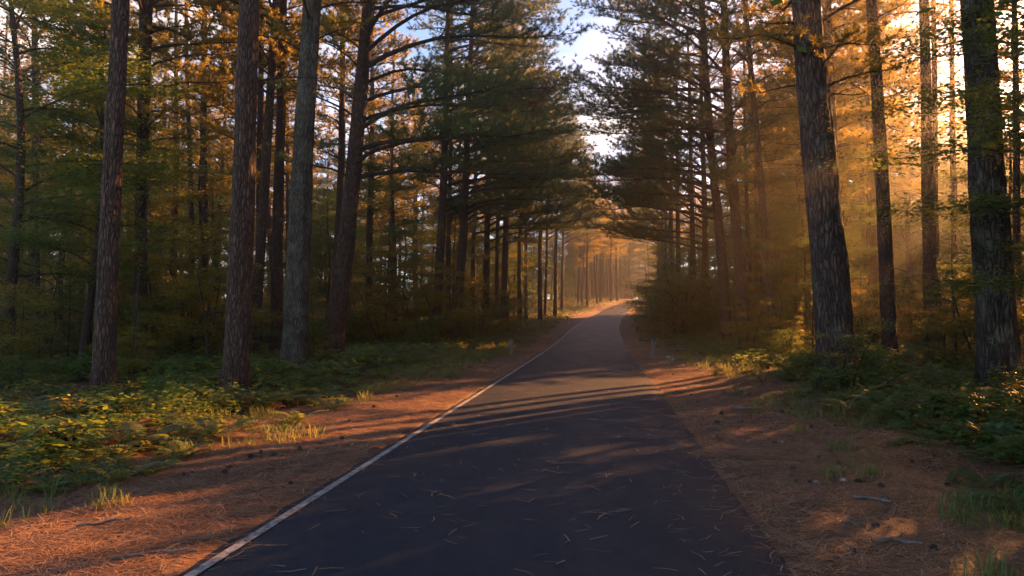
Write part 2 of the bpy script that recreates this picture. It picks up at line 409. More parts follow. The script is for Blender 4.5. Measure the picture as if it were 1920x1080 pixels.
def roadside_limbs(seed, z0=6.6, z1=22.5, reach=7.6):
    """limbs longer on the +X side, which looks over the open road"""
    r = np.random.default_rng(seed); out = []; z = z0
    while z < z1:
        t = (z - z0) / (z1 - z0)
        az = r.normal(0, .62); L = reach * (1 - .6 * t ** 2.4) * r.uniform(.72, 1.08) * (.55 + .45 * math.cos(az * .8))
        out.append((z, az, max(L, 1.6), r.uniform(.28, .75)))
        if z > z0 + 2 or r.random() < .25:
            for _ in range(1):
                az = math.pi + r.uniform(-1.7, 1.7); out.append((z + r.uniform(-.2, .2), az, 3.1 * (1 - .45 * t) * r.uniform(.6, 1.1), r.uniform(.2, .7)))
        z += r.uniform(.38, .78)
    return out

def forest_limbs(seed, z0=9.5, z1=23, reach=3.6, gap=.36):
    r = np.random.default_rng(seed); out = []; z = z0; az = r.uniform(0, 6)
    while z < z1:
        t = (z - z0) / (z1 - z0); az += 2.4 + r.normal(0, .3)
        prof = min(1, .45 + 2.2 * t) * (1 - .7 * max(0, t - .35) / .65)
        out.append((z, az, reach * prof * r.uniform(.7, 1.15), r.uniform(.15, .7))); z += r.uniform(.5, 1.5) * gap
    return out

def trunk_mesh(seed, r0, H, vis, k, ring, mats, mi=0, wob=.05, stubs=(), flare=.32, noise=.05):
    """tapered trunk along local Z with flared base and dead stubs"""
    r = np.random.default_rng(seed)
    zs = np.concatenate([[-.4], np.arange(0, vis, ring), np.arange(vis, H, max(1.2, ring))]); zs = np.append(zs, H)
    th = np.linspace(0, 2 * math.pi, k, endpoint=False)
    ph = r.uniform(0, 6, 4)
    cx = wob * (np.sin(zs / 4.3 + ph[0]) + .5 * np.sin(zs / 1.9 + ph[1])) - wob * (math.sin(ph[0]) + .5 * math.sin(ph[1]))
    cy_ = wob * (np.sin(zs / 5.1 + ph[2]) - math.sin(ph[2]))
    rad = r0 * (1 - .70 * np.clip(zs, 0, H) / H) ** .9; zc = np.clip(zs, 0, 99)
    Rr = rad[:, None] * (1 + .10 * vnoise(th[None] * 3 + seed, zs[:, None] / 1.3 + th[None] * 0, seed) * np.sin(th / 2)[None]
                         + noise * vnoise(th[None] * 9.0, zs[:, None] * 2.2 + th[None] * 0, seed + 3) * (np.sin(th / 2)[None] ** .5))
    Rr = Rr + (r0 * flare * np.exp(-zc / .38) * (1.0 + .45 * 1))[:, None] * (1 + .35 * np.cos(5 * th + ph[3]))[None] * .75
    V = np.stack([cx[:, None] + Rr * np.cos(th + math.pi / 2)[None], cy_[:, None] + Rr * np.sin(th + math.pi / 2)[None], zs[:, None] + th[None] * 0], -1)
    n = len(zs); i = np.arange(n - 1)[:, None] * k; j = np.arange(k)[None]; j2 = (j + 1) % k
    F = np.stack([i + j, i + j2, i + k + j2, i + k + j], -1).reshape(-1, 4)
    g = Geo(); g.add(V.reshape(-1, 3), F, mi)
    for z, az, L, rr in stubs:
        c = limb_curve((0, 0, z), az, L + r0 * .8, r.uniform(.1, .6), r, 7, 1.5); v, f = tube(c, np.linspace(rr, rr * .3, 7), 6); g.add(v, f, mi)
        if L > .8:
            a = c[3]; c2 = limb_curve(a, az + r.choice([-.8, .8]), L * .4, .5, r, 5); v, f = tube(c2, np.linspace(rr * .5, .006, 5), 5); g.add(v, f, mi)
    return g.mesh("trunk", mats)

ROAD_CROWN = [pine_crown(100 + i, roadside_limbs(200 + i)) for i in range(3)] + [pine_crown(104 + i, roadside_limbs(204 + i, [9.6, 8.4][i], 23.2, [5.6, 6.4][i])) for i in range(2)]
FOREST_CROWN = [pine_crown(120 + i, forest_limbs(220 + i, z0=[9.5, 7.6, 10.5][i], gap=.27, reach=4.0), n_need=26, nw=.02, nm='needle_sunlit') for i in range(3)]
SPARSE_CROWN = [pine_crown(140 + i, forest_limbs(240 + i, z0=10.5, reach=3.0, gap=.6), n_need=14, nm='needle_sunlit') for i in range(2)]

def lean_rot(o, lx, ly, rz=0):
    v = Vector((lx, ly, 1)).normalized()
    o.rotation_mode = 'QUATERNION'; o.rotation_quaternion = Vector((0, 0, 1)).rotation_difference(v) @ Quaternion((0, 0, 1), rz)

PINES = []     # (x, y, radius) of everything standing, to keep things apart
def hero(d, px, px_top, w, label, crown, mi='bark', H=None, stubs=(), rz=0, group=None, cscale=1.0, name='pine_tree', py=590):
    p = at_depth(px, py, d); base = Vector((p.x, p.y, float(ground(p.x, p.y)) - .02)); u = px - 960
    H = H or (23.5 if px < 1100 else 18.5 if d < 45 else 20) * random.uniform(.95, 1.06)
    lean = (px_top - px + u * .016) / 590; r0 = w * d / FPX / 2 * 1.04
    # keep the trunk at px where the horizon line crosses it
    base.x -= lean * (1.6 - base.z); root = empty(name, base); lean_rot(root, lean, 0)
    k, ring = (40, .12) if d < 22 else (24, .3) if d < 40 else (12, .8)
    me = trunk_mesh(int(px) + 7, r0, H, 14 if d < 40 else 20, k, ring, [M[mi]], wob=.035 if d < 30 else .05, stubs=stubs, flare=.2 if d < 30 else .14)
    t = obj("trunk", me, root)
    c = obj("crown", crown, root); c.rotation_euler = (0, 0, rz); c.scale = (cscale, cscale, H / 23.5 * (random.uniform(.84, 1.14) if d > 47 else 1))
    tag(root, label, "tree", group); PINES.append((base.x, base.y, .9)); return root

RC, FC, SP_ = ROAD_CROWN, FOREST_CROWN, SPARSE_CROWN
PI = math.pi
hero(14.4, 200, 228, 37, "slim leaning pine with an orange sun strip down its bark", SP_[0], stubs=[(5.9, 2.6, .5, .022), (6.1, .2, .7, .022), (4.1, 1.0, .25, .018)])
hero(14.9, 445, 463, 45, "reddish pine lit orange down its roadside edge, second thick trunk from the left", SP_[1], stubs=[(6.3, .1, 1.6, .028), (5.0, .8, .2, .02)])
hero(27, 479, 514, 20, "thin pine with glowing orange edge just behind the reddish thick pine", FC[0])
hero(33, 484, 487, 15, "thin dark pine crossing behind the orange-edged thin one", FC[1])
hero(28, 520, 533, 22, "straight brown pine between the reddish pine and the grey thick pine", FC[2])
hero(21.5, 555, 583, 45, "thick pine with pale grey-green lichened bark above a yellow fern", FC[0], 'bark_grey', rz=2.0, stubs=[(7.2, -.3, .3, .03), (5.2, -1.9, .2, .03)])
hero(25, 632, 690, 35, "leaning pine with long curved limbs reaching towards the road", RC[0], rz=-.25, cscale=1.0)
hero(36, 627, 645, 16, "slender pine half hidden behind the leaning long-limbed pine", FC[2], rz=1)
hero(45, 692, 697, 14, "dark thin pine standing before the green broadleaf tree", FC[1], rz=2)
hero(36, 820, 838, 18, "pine at the left verge, first of the row that overhangs the road", RC[1], rz=.1)
hero(43, 842, 846, 10, "thin pine close behind the first overhanging pine", RC[2], rz=.4)
hero(39, 858, 884, 18, "pine with a black-stained foot, second of the row that overhangs the road", RC[2], rz=-.1)
hero(54, 888, 894, 10, "narrow pine between the black-footed pine and the hazy row", RC[0], rz=.1)
hero(50, 913, 925, 13, "hazy warm pine behind the black-footed pine", RC[1], rz=-.3)
hero(53, 931, 935, 8, "narrowest pale pine in the hazy row", FC[1])
hero(55, 946, 962, 14, "hazy pine with a sunlit edge rising over the verge bushes", RC[3], rz=.2)
LG = "hazy pines lining the left verge"
for i, (d, px, w) in enumerate([(62, 975, 9), (70, 986, 7), (69, 1013, 9), (80, 1022, 6), (84, 1041, 8), (96, 1054, 6)]):
    hero(d, px, px + 6, w, "hazy pine in the far row along the left verge", RC[3 + i % 2], rz=random.uniform(-.4, .4), group=LG, H=22 + 2.4 * (i % 3))
hero(30, 57, 64, 15, "pine catching small orange sun patches, near the left border behind leafy branches", FC[0], rz=1)
hero(40, 152, 150, 9, "thin pine stem lit orange low down, left of the slim leaning pine", FC[1])
hero(34, 186, 185, 13, "dark forked trunk close beside the slim leaning pine", FC[2], stubs=[(10, .8, 2.5, .06), (11, 2.4, 2.5, .06)])
hero(24, 262, 274, 20, "twin-stemmed rough pine right of the slim leaning pine", FC[1], rz=2)
hero(24.6, 270, 284, 13, "thinner stem grown against the rough pine", FC[2], rz=3)
hero(36, 357, 350, 11, "slightly crooked dark stem left of a straight thin pine", SP_[1], 'wood')
hero(33, 381, 384, 15, "straight thin pine left of the reddish thick pine", FC[0], rz=4)
hero(17.3, 1562, 1515, 66, "thickest pine, with broad bark plates crossed by the sun haze", FC[1], 'bark_big', rz=1.2, stubs=[(8.4, 3.3, 1.0, .05), (6.6, .5, 1.2, .03)], H=21)
hero(14.6, 1866, 1826, 68, "thick dark pine with pale lichen spots near its foot", FC[2], 'bark_lichen', rz=.2, stubs=[(6.0, 2.9, .5, .03)])
hero(22, 1666, 1638, 26, "medium pine with a thin glowing edge between the two thickest pines", SP_[0], H=24, rz=5, stubs=[(7.4, .8, 1.9, .035)])
hero(33, 1393, 1358, 22, "tall pine whose limbs reach left over the road, beside its thinner twin", RC[1], rz=PI, H=22.5, cscale=1.05)
hero(35.5, 1360, 1318, 20, "slightly thinner pine leaning over the road, nearest the road bank", RC[0], rz=PI + .2, H=22, cscale=1.08)
hero(31, 1450, 1400, 17, "slender leaning pine right of the two overhanging pines", SP_[0], rz=PI - .3)
hero(42, 1512, 1480, 12, "thin leaning pine left of the thickest pine", SP_[1], rz=3)
hero(48, 1298, 1288, 12, "hazy pine over the dark bushes at the right bank", RC[4], rz=PI - .2)
hero(46, 1322, 1312, 14, "stouter hazy pine just right of another over the dark bushes", RC[0], rz=PI + .1)
hero(27, 1746, 1737, 25, "sturdy hazy pine with forked limbs against the bright glow", SP_[1], H=25, rz=2, stubs=[(8.0, .7, 2.2, .07), (7.0, 2.7, 1.5, .05)])
hero(30, 1760, 1752, 13, "thin pine hugging the sturdy hazy pine", SP_[0], H=25)
hero(34, 1790, 1781, 13, "thin straight pine between the sturdy hazy pine and the lichen-spotted one", SP_[1], H=25)
hero(38, 1631, 1625, 13, "thin hazy pine seen left of the glowing-edged medium pine", SP_[0], H=25, rz=3)
hero(22, 1908, 1898, 14, "thin pine at the right border behind the leafy twigs", SP_[0])
RG = "hazy pines lining the right bank"
for i, (d, px, w) in enumerate([(58, 1272, 10), (66, 1262, 9), (76, 1250, 8), (88, 1243, 8), (98, 1236, 8)]):
    hero(d, px, px - 8, w, "hazy pine in the far row along the right bank", RC[3 + i % 2], rz=PI + random.uniform(-.4, .4), group=RG, H=21 + 2.1 * (i % 3))

# ------------------------------------------------------------------ prototype trees for the woods
def park(o): o.location = (0, -400, -400); return o
def pine_proto(i):
    root = empty("pine_tree"); obj("trunk", trunk_mesh(900 + i, .2 + .03 * i, 23.5, 20, 10, 1.0, [M['bark']], wob=.1), root)
    obj("crown", [FC[0], FC[1], FC[2], SP_[0]][i], root); return root
PINE_P = [pine_proto(i) for i in range(4)]

def broadleaf(seed, H, z0, reach, nl, size, lm, lean=.0, name="broadleaf_tree", stems=1):
    r = np.random.default_rng(seed); g = Geo(); w = Geo(); P = []
    for s_ in range(stems):
        sx, sy = (0, 0) if stems == 1 else r.normal(0, .18, 2); ax = r.uniform(0, 6.28); sp = 0 if stems == 1 else r.uniform(.15, .45)
        n = 9; t = np.linspace(0, 1, n); c = np.stack([sx + math.cos(ax) * sp * H * t + .06 * np.sin(t * 7 + seed) * H * .2, sy + math.sin(ax) * sp * H * t + .06 * np.cos(t * 6 + seed) * H * .2, t * H * .93 - .1], 1)
        r0 = .011 * H + .01
        v, f = tube(c, r0 * (1 - .85 * t) + .004, 7); w.add(v, f, 0)
        nl_ = max(6, int((H - z0) / .34 / (1 if stems == 1 else 1.6)))
        for i in range(nl_):
            z = z0 + (H - z0) * (i + r.uniform(0, .8)) / nl_; tt = np.clip(z / H, 0, 1); p = np.array([np.interp(tt, t, c[:, q]) for q in range(3)])
            prof = math.sin(PI * min(1, .22 + .78 * (z - z0) / (H - z0))) ** .7; L = reach * prof * r.uniform(.55, 1.15) + .25
            az = i * 2.4 + r.normal(0, .4); lc = limb_curve(p, az, L, r.uniform(.1, .7), r, 6)
            v, f = tube(lc, np.linspace(.006 + .008 * L, .004, 6), 4); w.add(v, f, 0)
            m = max(6, int(nl * L / (nl_ * reach * .7) / stems))
            u = r.uniform(.25, 1.02, m) ** .8; k = np.stack([np.interp(u, np.linspace(0, 1, 6), lc[:, q]) for q in range(3)], 1)
            sd = (.12 + .28 * L * u * .55)[:, None] * r.normal(0, 1, (m, 3)) * np.array([1, 1, .33]); P.append(k + sd)
            for _ in range(int(2 + L)):
                q0 = k[r.integers(m)]; q1 = q0 + r.normal(0, .35, 3) * np.array([1, 1, .4]); v, f = tube([q0, (q0 + q1) / 2 + .02, q1], [.006, .005, .003], 3); w.add(v, f, 0)
    P = np.concatenate(P); v, f = leaves(P, size, r); g.add(v, f, 0, False)
    root = empty(name); obj("trunk", w.mesh("trunk", [M['wood']]), root); obj("crown", g.mesh("crown", [lm]), root); return root

BROAD_P = [broadleaf(31, 12, 1.4, 3.4, 26000, .125, M['leaf']), broadleaf(32, 16, 2.4, 4.0, 32000, .135, M['leaf']), broadleaf(33, 10, 1.0, 3.0, 22000, .115, M['leaf_gold'], name="maple_tree")]
FAR_P = [broadleaf(35, 13, .6, 3.8, 10000, .23, M['leaf'], name='forest_tree'), broadleaf(36, 17, .8, 4.2, 13000, .25, M['leaf'], name='forest_tree')]
SHRUB_P = [broadleaf(41, 2.6, .2, 1.2, 8000, .085, M['leaf'], name="shrub", stems=4), broadleaf(42, 1.8, .1, 1.0, 6000, .075, M['leaf'], name="shrub", stems=5), broadleaf(43, 3.6, .4, 1.3, 9000, .09, M['leaf_gold'], name="shrub", stems=3)]

def young_pine(seed, H):
    r = np.random.default_rng(seed); g = Geo(); t = np.linspace(0, 1, 7); c = np.stack([.03 * np.sin(t * 5) * H * .2, .02 * np.cos(t * 4), t * H], 1)
    tg = Geo(); v, f = tube(c, .03 * H / 3 * (1 - .8 * t) + .004, 6); tg.add(v, f)
    P, D = [], []
    for z in np.arange(.35, H, .28):
        for k in range(4):
            az = r.uniform(0, 6.28); L = (H - z) * .32 * r.uniform(.6, 1.2) + .15; lc = limb_curve((0, 0, z), az, L, r.uniform(.3, .8), r, 5)
            v, f = tube(lc, np.linspace(.009, .004, 5), 3); tg.add(v, f)
            m = max(2, int(L / .1)); u = np.linspace(.3, 1, m); P.append(np.stack([np.interp(u, np.linspace(0, 1, 5), lc[:, q]) for q in range(3)], 1)); D.append(np.repeat(unit(lc[-1] - lc[-3])[None], m, 0))
    v, f = needles(np.concatenate(P), np.concatenate(D), 26, .2, .006, r, .3, 1.2, .06); g.add(v, f, 0, False)
    root = empty("young_pine"); obj("trunk", tg.mesh("trunk", [M['wood']]), root); obj("crown", g.mesh("crown", [M['needle_young']]), root); return root
YOUNG_P = [young_pine(51, 2.6), young_pine(52, 3.6)]

def bare_stem(seed, H):
    r = np.random.default_rng(seed); n = 12; t = np.linspace(0, 1, n); g = Geo()
    c = np.stack([np.cumsum(r.normal(0, .05, n)), np.cumsum(r.normal(0, .05, n)), t * H - .1], 1); v, f = tube(c, .022 * (1 - .7 * t) + .004, 6); g.add(v, f)
    for i in range(5):
        a = c[r.integers(4, n)]; lc = limb_curve(a, r.uniform(0, 6), r.uniform(.4, 1.1), .8, r, 6); v, f = tube(lc, np.linspace(.009, .003, 6), 4); g.add(v, f)
    o = obj("bare_sapling", g.mesh("bare_sapling", [M['wood']])); return o
STEM_P = [bare_stem(61, 3.4), bare_stem(62, 4.6)]

used = set()
def place(proto, x, y, s=1.0, rz=None, label=None, cat="tree", group=None, sz=None, tilt=.03, dz=0):
    o = proto if id(proto) not in used else copy_tree(proto); used.add(id(proto))
    o.rotation_mode = 'XYZ'
    o.location = (x, y, float(ground(x, y)) - .03 + dz); o.rotation_euler = (random.gauss(0, tilt), random.gauss(0, tilt), random.uniform(0, 6.28) if rz is None else rz)
    o.scale = (s, s, sz or s); tag(o, label, cat, group); return o

# sun shafts the woods leave open: (landing point, radius)
SHAFTS = []
def shaft(px, py, r, z=0.0, d=None):
    p = on_ground(px, py) if d is None else at_depth(px, py, d)
    SHAFTS.append((np.array([p.x, p.y, p.z + z]), r))
for a in [(1060, 748, .45), (1300, 738, .35), (740, 770, .45), (1080, 722, .2), (1080, 690, .25), (1120, 648, .35), (850, 918, .12), (1240, 858, .12),
          (540, 712, .4), (1450, 692, .7), (1620, 640, .8), (330, 870, .4)]: shaft(*a)
shaft(210, 450, .7, d=14.4); shaft(455, 620, .7, d=14.9); shaft(480, 400, .7, d=27)
SV = np.array(S)
GLOW = []
for px, py, rr in [(187, 950, .4), (600, 708, .5), (700, 670, .9), (800, 626, 1.6)]:
    p = on_ground(px, py); GLOW.append((np.array(p), rr))
def shaded(x, y, z0, z1, rad):
    """does a crown (z0..z1, radius) stand in one of the open shafts? 2 = in one of the broad ones"""
    hit = 0; GI = {id(p) for p, _ in GLOW}
    for p, r in SHAFTS + GLOW:
        h = np.array([x - p[0], y - p[1]]); sh = SV[:2] / np.linalg.norm(SV[:2]); along = h @ sh
        if along < 1: continue
        off = abs(h[0] * sh[1] - h[1] * sh[0]); z = p[2] + along * math.tan(SUN_EL)
        if z0 - r < z < z1 + r and off < rad + r + (.8 if id(p) in GI else 0): hit = max(hit, 2 if id(p) in GI else 1)
    return hit

def ok(x, y, gap):
    return all((x - a) ** 2 + (y - b_) ** 2 > max(gap, c) ** 2 for a, b_, c in PINES)

def scatter(protos, n, region, gap, label, cat, group, off_road, rad, zr, smin, smax, keep=.0, tries=40):
    """n copies in region(x, y) -> bool; keep = chance of staying where it blocks an open shaft"""
    cnt = 0; x0, x1, y0, y1, test = region
    for _ in range(n * tries):
        if cnt >= n: break
        x, y = random.uniform(x0, x1), random.uniform(y0, y1)
        if abs(float(road_s(x, y))) < off_road or not test(x, y) or not ok(x, y, gap): continue
        s = random.uniform(smin, smax)
        hs = shaded(x, y, zr[0] * s, zr[1] * s, rad * s)
        if hs and random.random() > (keep if hs == 1 or keep > .45 else 0): continue
        place(random.choice(protos), x, y, s, label=label, cat=cat, group=group); PINES.append((x, y, gap * .6)); cnt += 1
    return cnt

view = lambda x, y: abs(x) < .80 * y + 4
PXf = lambda x, y: 960 + FPX * x / y
GB = "pines standing in the woods"
n1 = scatter(PINE_P, 85, (-75, 10, 30, 110, lambda x, y: view(x, y) and x < xc(y) and PXf(x, y) < 1000), 3.2, "slim background pine in the shady woods left of the road", "tree", "background pines in the left woods", 7.5, 1.6, (9, 24), .8, 1.15, keep=.5)
n2 = scatter(PINE_P, 34, (0, 75, 34, 110, lambda x, y: view(x, y) and x > xc(y) and PXf(x, y) > 1240 and y - x < 72), 3.2, "slim background pine in the glowing woods right of the road", "tree", "background pines in the right woods", 7.5, 1.6, (9, 24), .66, .9, keep=.25)
n2b = scatter(PINE_P[:3], 26, (10, 50, 30, 64, lambda x, y: view(x, y) and PXf(x, y) > 1400 and not 8.8 < y - x < 18), 3.0, "slim background pine in the glowing woods right of the road", "tree", "background pines in the right woods", 9, 1.6, (9, 24), .85, 1.05, keep=.5)
n2c = scatter(PINE_P[:3], 13, (7, 20, 20, 38, lambda x, y: 7 < y - x < 19 and PXf(x, y) > 1420), 1.9, "slim background pine in the glowing woods right of the road", "tree", "background pines in the right woods", 7, 0, (9, 24), 1.08, 1.22, keep=1)  # pines added so their high crowns close the sun slot from above
n2d = scatter(PINE_P[:3], 12, (8, 24, 6, 27, lambda x, y: x > .76 * y + 2 and y - x < 9), 2.2, "pine standing outside the frame towards the sun", "tree", "pines towards the sun", 7, 0, (9, 24), 1.0, 1.15, keep=1)  # unseen pines, added to keep sun off the near air and road
n3 = scatter(PINE_P[:3], 30, (10, 48, 118, 172, lambda x, y: PXf(x, y) > 1030 and PXf(x, y) < 1330), 1.6, "dark far pine trunk beyond the bend of the road", "tree", "pines beyond the bend", 3.4, 2.6, (8, 24), .75, 1.0, keep=1)
n3b = scatter(PINE_P[:3], 16, (8, 36, 128, 176, lambda x, y: 1075 < PXf(x, y) < 1185), 1.6, "dark far pine trunk beyond the bend of the road", "tree", "pines beyond the bend", 3.2, 2.6, (8, 24), 1.0, 1.22, keep=1)
off = lambda x, y: x > .76 * y + 4.5 and x + .25 * y < 34  # area of the unseen trees added as a wall against the sun
n4 = scatter(PINE_P, 26, (6, 36, -4, 34, off), 2.4, "pine standing outside the frame towards the sun", "tree", "pines towards the sun", 5, 1.4, (9, 24), .9, 1.1, keep=.3)
n4b = scatter(BROAD_P[:2], 40, (6, 38, -6, 34, off), 1.9, "leafy tree standing outside the frame towards the sun", "tree", "leafy trees towards the sun", 5.5, 1.8, (1, 14), .9, 1.15, keep=.15)
n5 = scatter(BROAD_P, 44, (-50, 5, 26, 75, lambda x, y: view(x, y) and x < xc(y) and PXf(x, y) < 960), 2.4, "leafy green broadleaf tree in the shade left of the road", "tree", "broadleaf trees in the left woods", 7.5, 2, (1, 12), .6, 1.1, keep=.6)
n6 = scatter(BROAD_P, 38, (5, 60, 27, 80, lambda x, y: view(x, y) and x > xc(y) and PXf(x, y) > 1270), 2.4, "leafy broadleaf tree glowing yellow-green right of the road", "tree", "broadleaf trees in the right woods", 7, 2, (1, 12), .6, 1.1, keep=.3)
n7 = scatter(FAR_P, 56, (-85, 12, 60, 140, lambda x, y: view(x, y) and x < xc(y) and PXf(x, y) < 1090), 2.8, "distant leafy tree closing the woods left of the road", "tree", "distant trees in the left woods", 8, 2, (1, 12), .8, 1.3, keep=1)
n8 = scatter(FAR_P, 36, (20, 110, 62, 160, lambda x, y: view(x, y) and x > xc(y) and PXf(x, y) > 1235 and not 78 < y - x < 140), 2.8, "distant leafy tree closing the woods right of the road", "tree", "distant trees in the right woods", 8, 2, (1, 12), .8, 1.3, keep=.4)
n9 = scatter(FAR_P + BROAD_P[2:], 56, (12, 75, 168, 232, lambda x, y: 1030 < PXf(x, y) < 1270), 1.8, "golden sunlit tree closing the view beyond the bend", "tree", "golden trees beyond the bend", 5, 3, (1, 12), .9, 1.3, keep=1)
n10 = scatter(SHRUB_P, 80, (-30, 3, 18, 60, lambda x, y: view(x, y) and x < xc(y) and PXf(x, y) < 960), 1.3, "leafy shrub in the undergrowth left of the road", "shrub", "shrubs in the left undergrowth", 5.6, 1, (0, 3), .6, 1.2, keep=.6)
n11 = scatter(SHRUB_P, 60, (5, 40, 19, 60, lambda x, y: view(x, y) and x > xc(y)), 1.3, "leafy shrub in the undergrowth right of the road", "shrub", "shrubs in the right undergrowth", 5.8, 1, (0, 3), .6, 1.2, keep=.4)
n12 = scatter(FAR_P, 26, (-25, 32, 125, 215, lambda x, y: x < xc(y) - 8 and 860 < PXf(x, y) < 1160), 2.4, "distant leafy tree closing the woods left of the road", "tree", "distant trees in the left woods", 8, 3, (1, 12), .8, 1.2, keep=1)
n13 = scatter(FAR_P, 60, (20, 100, 50, 112, lambda x, y: 1330 < PXf(x, y) < 2060 and y - x < 72), 2.6, "distant leafy tree closing the woods right of the road", "tree", "distant trees in the right woods", 8, 2, (1, 12), 1.2, 1.5, keep=1)
n14 = scatter(PINE_P[:3], 30, (20, 90, 42, 85, lambda x, y: 1380 < PXf(x, y) < 2080 and y - x < 60), 2.6, "slim background pine in the glowing woods right of the road", "tree", "background pines in the right woods", 8, 2, (1, 12), .95, 1.12, keep=1)
print("scatter", n1, n2, n3, n4, n5, n6, n7, n8, n9, n10, n11)

# dark bushes by the right bank
for i in range(22):
    y = random.uniform(44, 95); x = float(xc(y)) + random.uniform(5.2, 9)
    if ok(x, y, 1.0): place(SHRUB_P[i % 2], x, y, random.uniform(1.3, 2.2), label="dense dark bush on the right bank before the bend", cat="shrub", group="dark bushes on the right bank")

for i in range(9):
    y = 47 + i * 4.6; x = float(xc(y)) + random.uniform(6.3, 8.5)
    place(BROAD_P[i % 2], x, y, random.uniform(.45, .68), label="low dark leafy tree crowding the right bank before the bend", cat="tree", group="dark trees on the right bank")

def placed(proto, px, d, s, label, cat, rz=None, group=None):
    p = at_depth(px, 590, d); return place(proto, p.x, p.y, s, rz, label, cat, group)
for px, d, sc_ in [(560, 70, 1.1), (600, 62, 1.0), (640, 78, 1.2), (585, 90, 1.3), (330, 66, 1.1), (760, 74, 1.1)]:
    placed(FAR_P[px // 5 % 2], px, d, sc_, "distant leafy tree closing the woods left of the road", "tree", px, "distant trees in the left woods")
for px, d, sc_ in [(1182, 205, 1.35), (1200, 190, 1.25), (1215, 212, 1.45), (1232, 196, 1.35), (1250, 208, 1.4), (1170, 222, 1.5), (1148, 215, 1.6), (1125, 208, 1.6), (1105, 220, 1.65), (1206, 225, 1.6)]:
    placed(FAR_P[1], px, d, sc_, "golden sunlit tree closing the view beyond the bend", "tree", px, "golden trees beyond the bend")
for px, d, sc_ in [(1640, 57, 1.3), (1705, 52, 1.25), (1765, 58, 1.35), (1830, 54, 1.3), (1885, 60, 1.4), (1590, 62, 1.3)]:
    placed(FAR_P[px % 2], px, d, sc_, "distant leafy tree closing the woods right of the road", "tree", px, "distant trees in the right woods")
placed(BROAD_P[1], 735, 44, .95, "full green broadleaf tree standing alone between the long-limbed pine and the verge row", "tree", 1)
placed(BROAD_P[1], 25, 20, .9, "tall dark broadleaf tree spreading at the left border in front of the pines", "tree", 2.5)
placed(BROAD_P[0], 165, 22, .95, "broadleaf tree with scattered golden leaves close behind the slim leaning pine", "tree", 1.5)
placed(BROAD_P[2], 60, 25, .9, "yellowing broadleaf tree spreading behind the slim pine at the left border", "tree", 2)
placed(BROAD_P[0], 120, 28, 1.1, "dark green broadleaf tree spreading over the left border", "tree", 3)
placed(BROAD_P[0], 1700, 33, 1.0, "yellow-green broadleaf tree glowing behind the medium pine", "tree", 4)
placed(BROAD_P[1], 2010, 12.6, .7, "leafy broadleaf tree at the right border reaching across the lichen-spotted pine", "tree", 5)
for px, d, s, l in [(130, 24, .9, "young pine with a sunlit tuft at the left, beside a thin lit stem"), (75, 22, .7, "small dark young pine near the left border"), (340, 25, .75, "young pine with a lit drooping top right of the slim leaning pine"),
                    (590, 27, .8, "golden-tipped young pine between the grey pine and the long-limbed pine"), (1790, 19, .95, "bushy young pine with golden tips left of the lichen-spotted pine"), (1740, 21, .8, "shaded young pine between the medium pine and the bushy young pine"), (250, 21, .6, "low young pine behind the slim leaning pine")]:
    placed(YOUNG_P[len(l) % 2], px, d, s, l, "young tree")
for px, d, l in [(240, 19, "thin bare stem beside the slim leaning pine"), (20, 22, "thin forked bare stem by the left border"), (88, 23, "thin bare stem lit orange right of the small dark young pine"), (1475, 26, "crooked bare sapling behind the slender leaning pine"), (660, 34, "thin lit stem right of the long-limbed pine"), (215, 24, "thin dark stem right behind the slim leaning pine")]:
    placed(STEM_P[len(l) % 2], px, d, 1.1, l, "sapling")

HERO_XY = [p for p in PINES[:40] if p[1] < 30]
# ------------------------------------------------------------------ ground plants
def stamp(V, F, X, Y, Z, s, rz):
    """copies of one small plant merged into one mesh"""
    m = len(X); c, n = np.cos(rz), np.sin(rz); v = V[None] * s[:, None, None]
    x = v[..., 0] * c[:, None] - v[..., 1] * n[:, None] + X[:, None]; y = v[..., 0] * n[:, None] + v[..., 1] * c[:, None] + Y[:, None]
    return np.stack([x, y, v[..., 2] + Z[:, None]], -1).reshape(-1, 3), (F[None] + (np.arange(m) * len(V))[:, None, None]).reshape(-1, F.shape[1])

def fern_geo(seed, nf, L, pairs, wid):
    """arching fronds with paired leaflets"""
    r = np.random.default_rng(seed); vs, fs, n = [], [], 0
    for k in range(nf):
        az = k * 2 * PI / nf + r.normal(0, .3); l = L * r.uniform(.7, 1.15); t = np.linspace(.12, 1, pairs)
        e = r.uniform(.7, 1.15); R_ = l * (t * math.cos(e) + .25 * t ** 2); Zc = l * (t * math.sin(e) - .52 * t ** 2.2)
        d = np.array([math.cos(az), math.sin(az), 0]); s = np.array([-math.sin(az), math.cos(az), 0])
        c = R_[:, None] * d + Zc[:, None] * np.array([0, 0, 1])
        for sg in (-1, 1):
            ll = (wid * l * np.sin(PI * np.clip(t * .92 + .08, 0, 1)) ** .6 + .01)[:, None]
            tip = c + sg * s * ll + d * ll * .35 + np.array([0, 0, -.12]) * ll; hw = (l / pairs * .42)
            a = c - d * hw * .6; b2 = c + d * hw * .9; mid = (c + tip) / 2 + d * hw * .9 + np.array([0, 0, .015]); mid2 = (c + tip) / 2 - d * hw * .6
            V = np.stack([a, mid2, tip, mid], 1).reshape(-1, 3); F = np.arange(len(V)).reshape(-1, 4) + n; vs.append(V); fs.append(F); n += len(V)
        w = .004 * l / .5; V = np.concatenate([c - s * w, c + s * w]); q = len(c); i = np.arange(q - 1); F = np.stack([i, i + 1, i + 1 + q, i + q], 1) + n; vs.append(V); fs.append(F); n += len(V)
    return np.concatenate(vs), np.concatenate(fs)

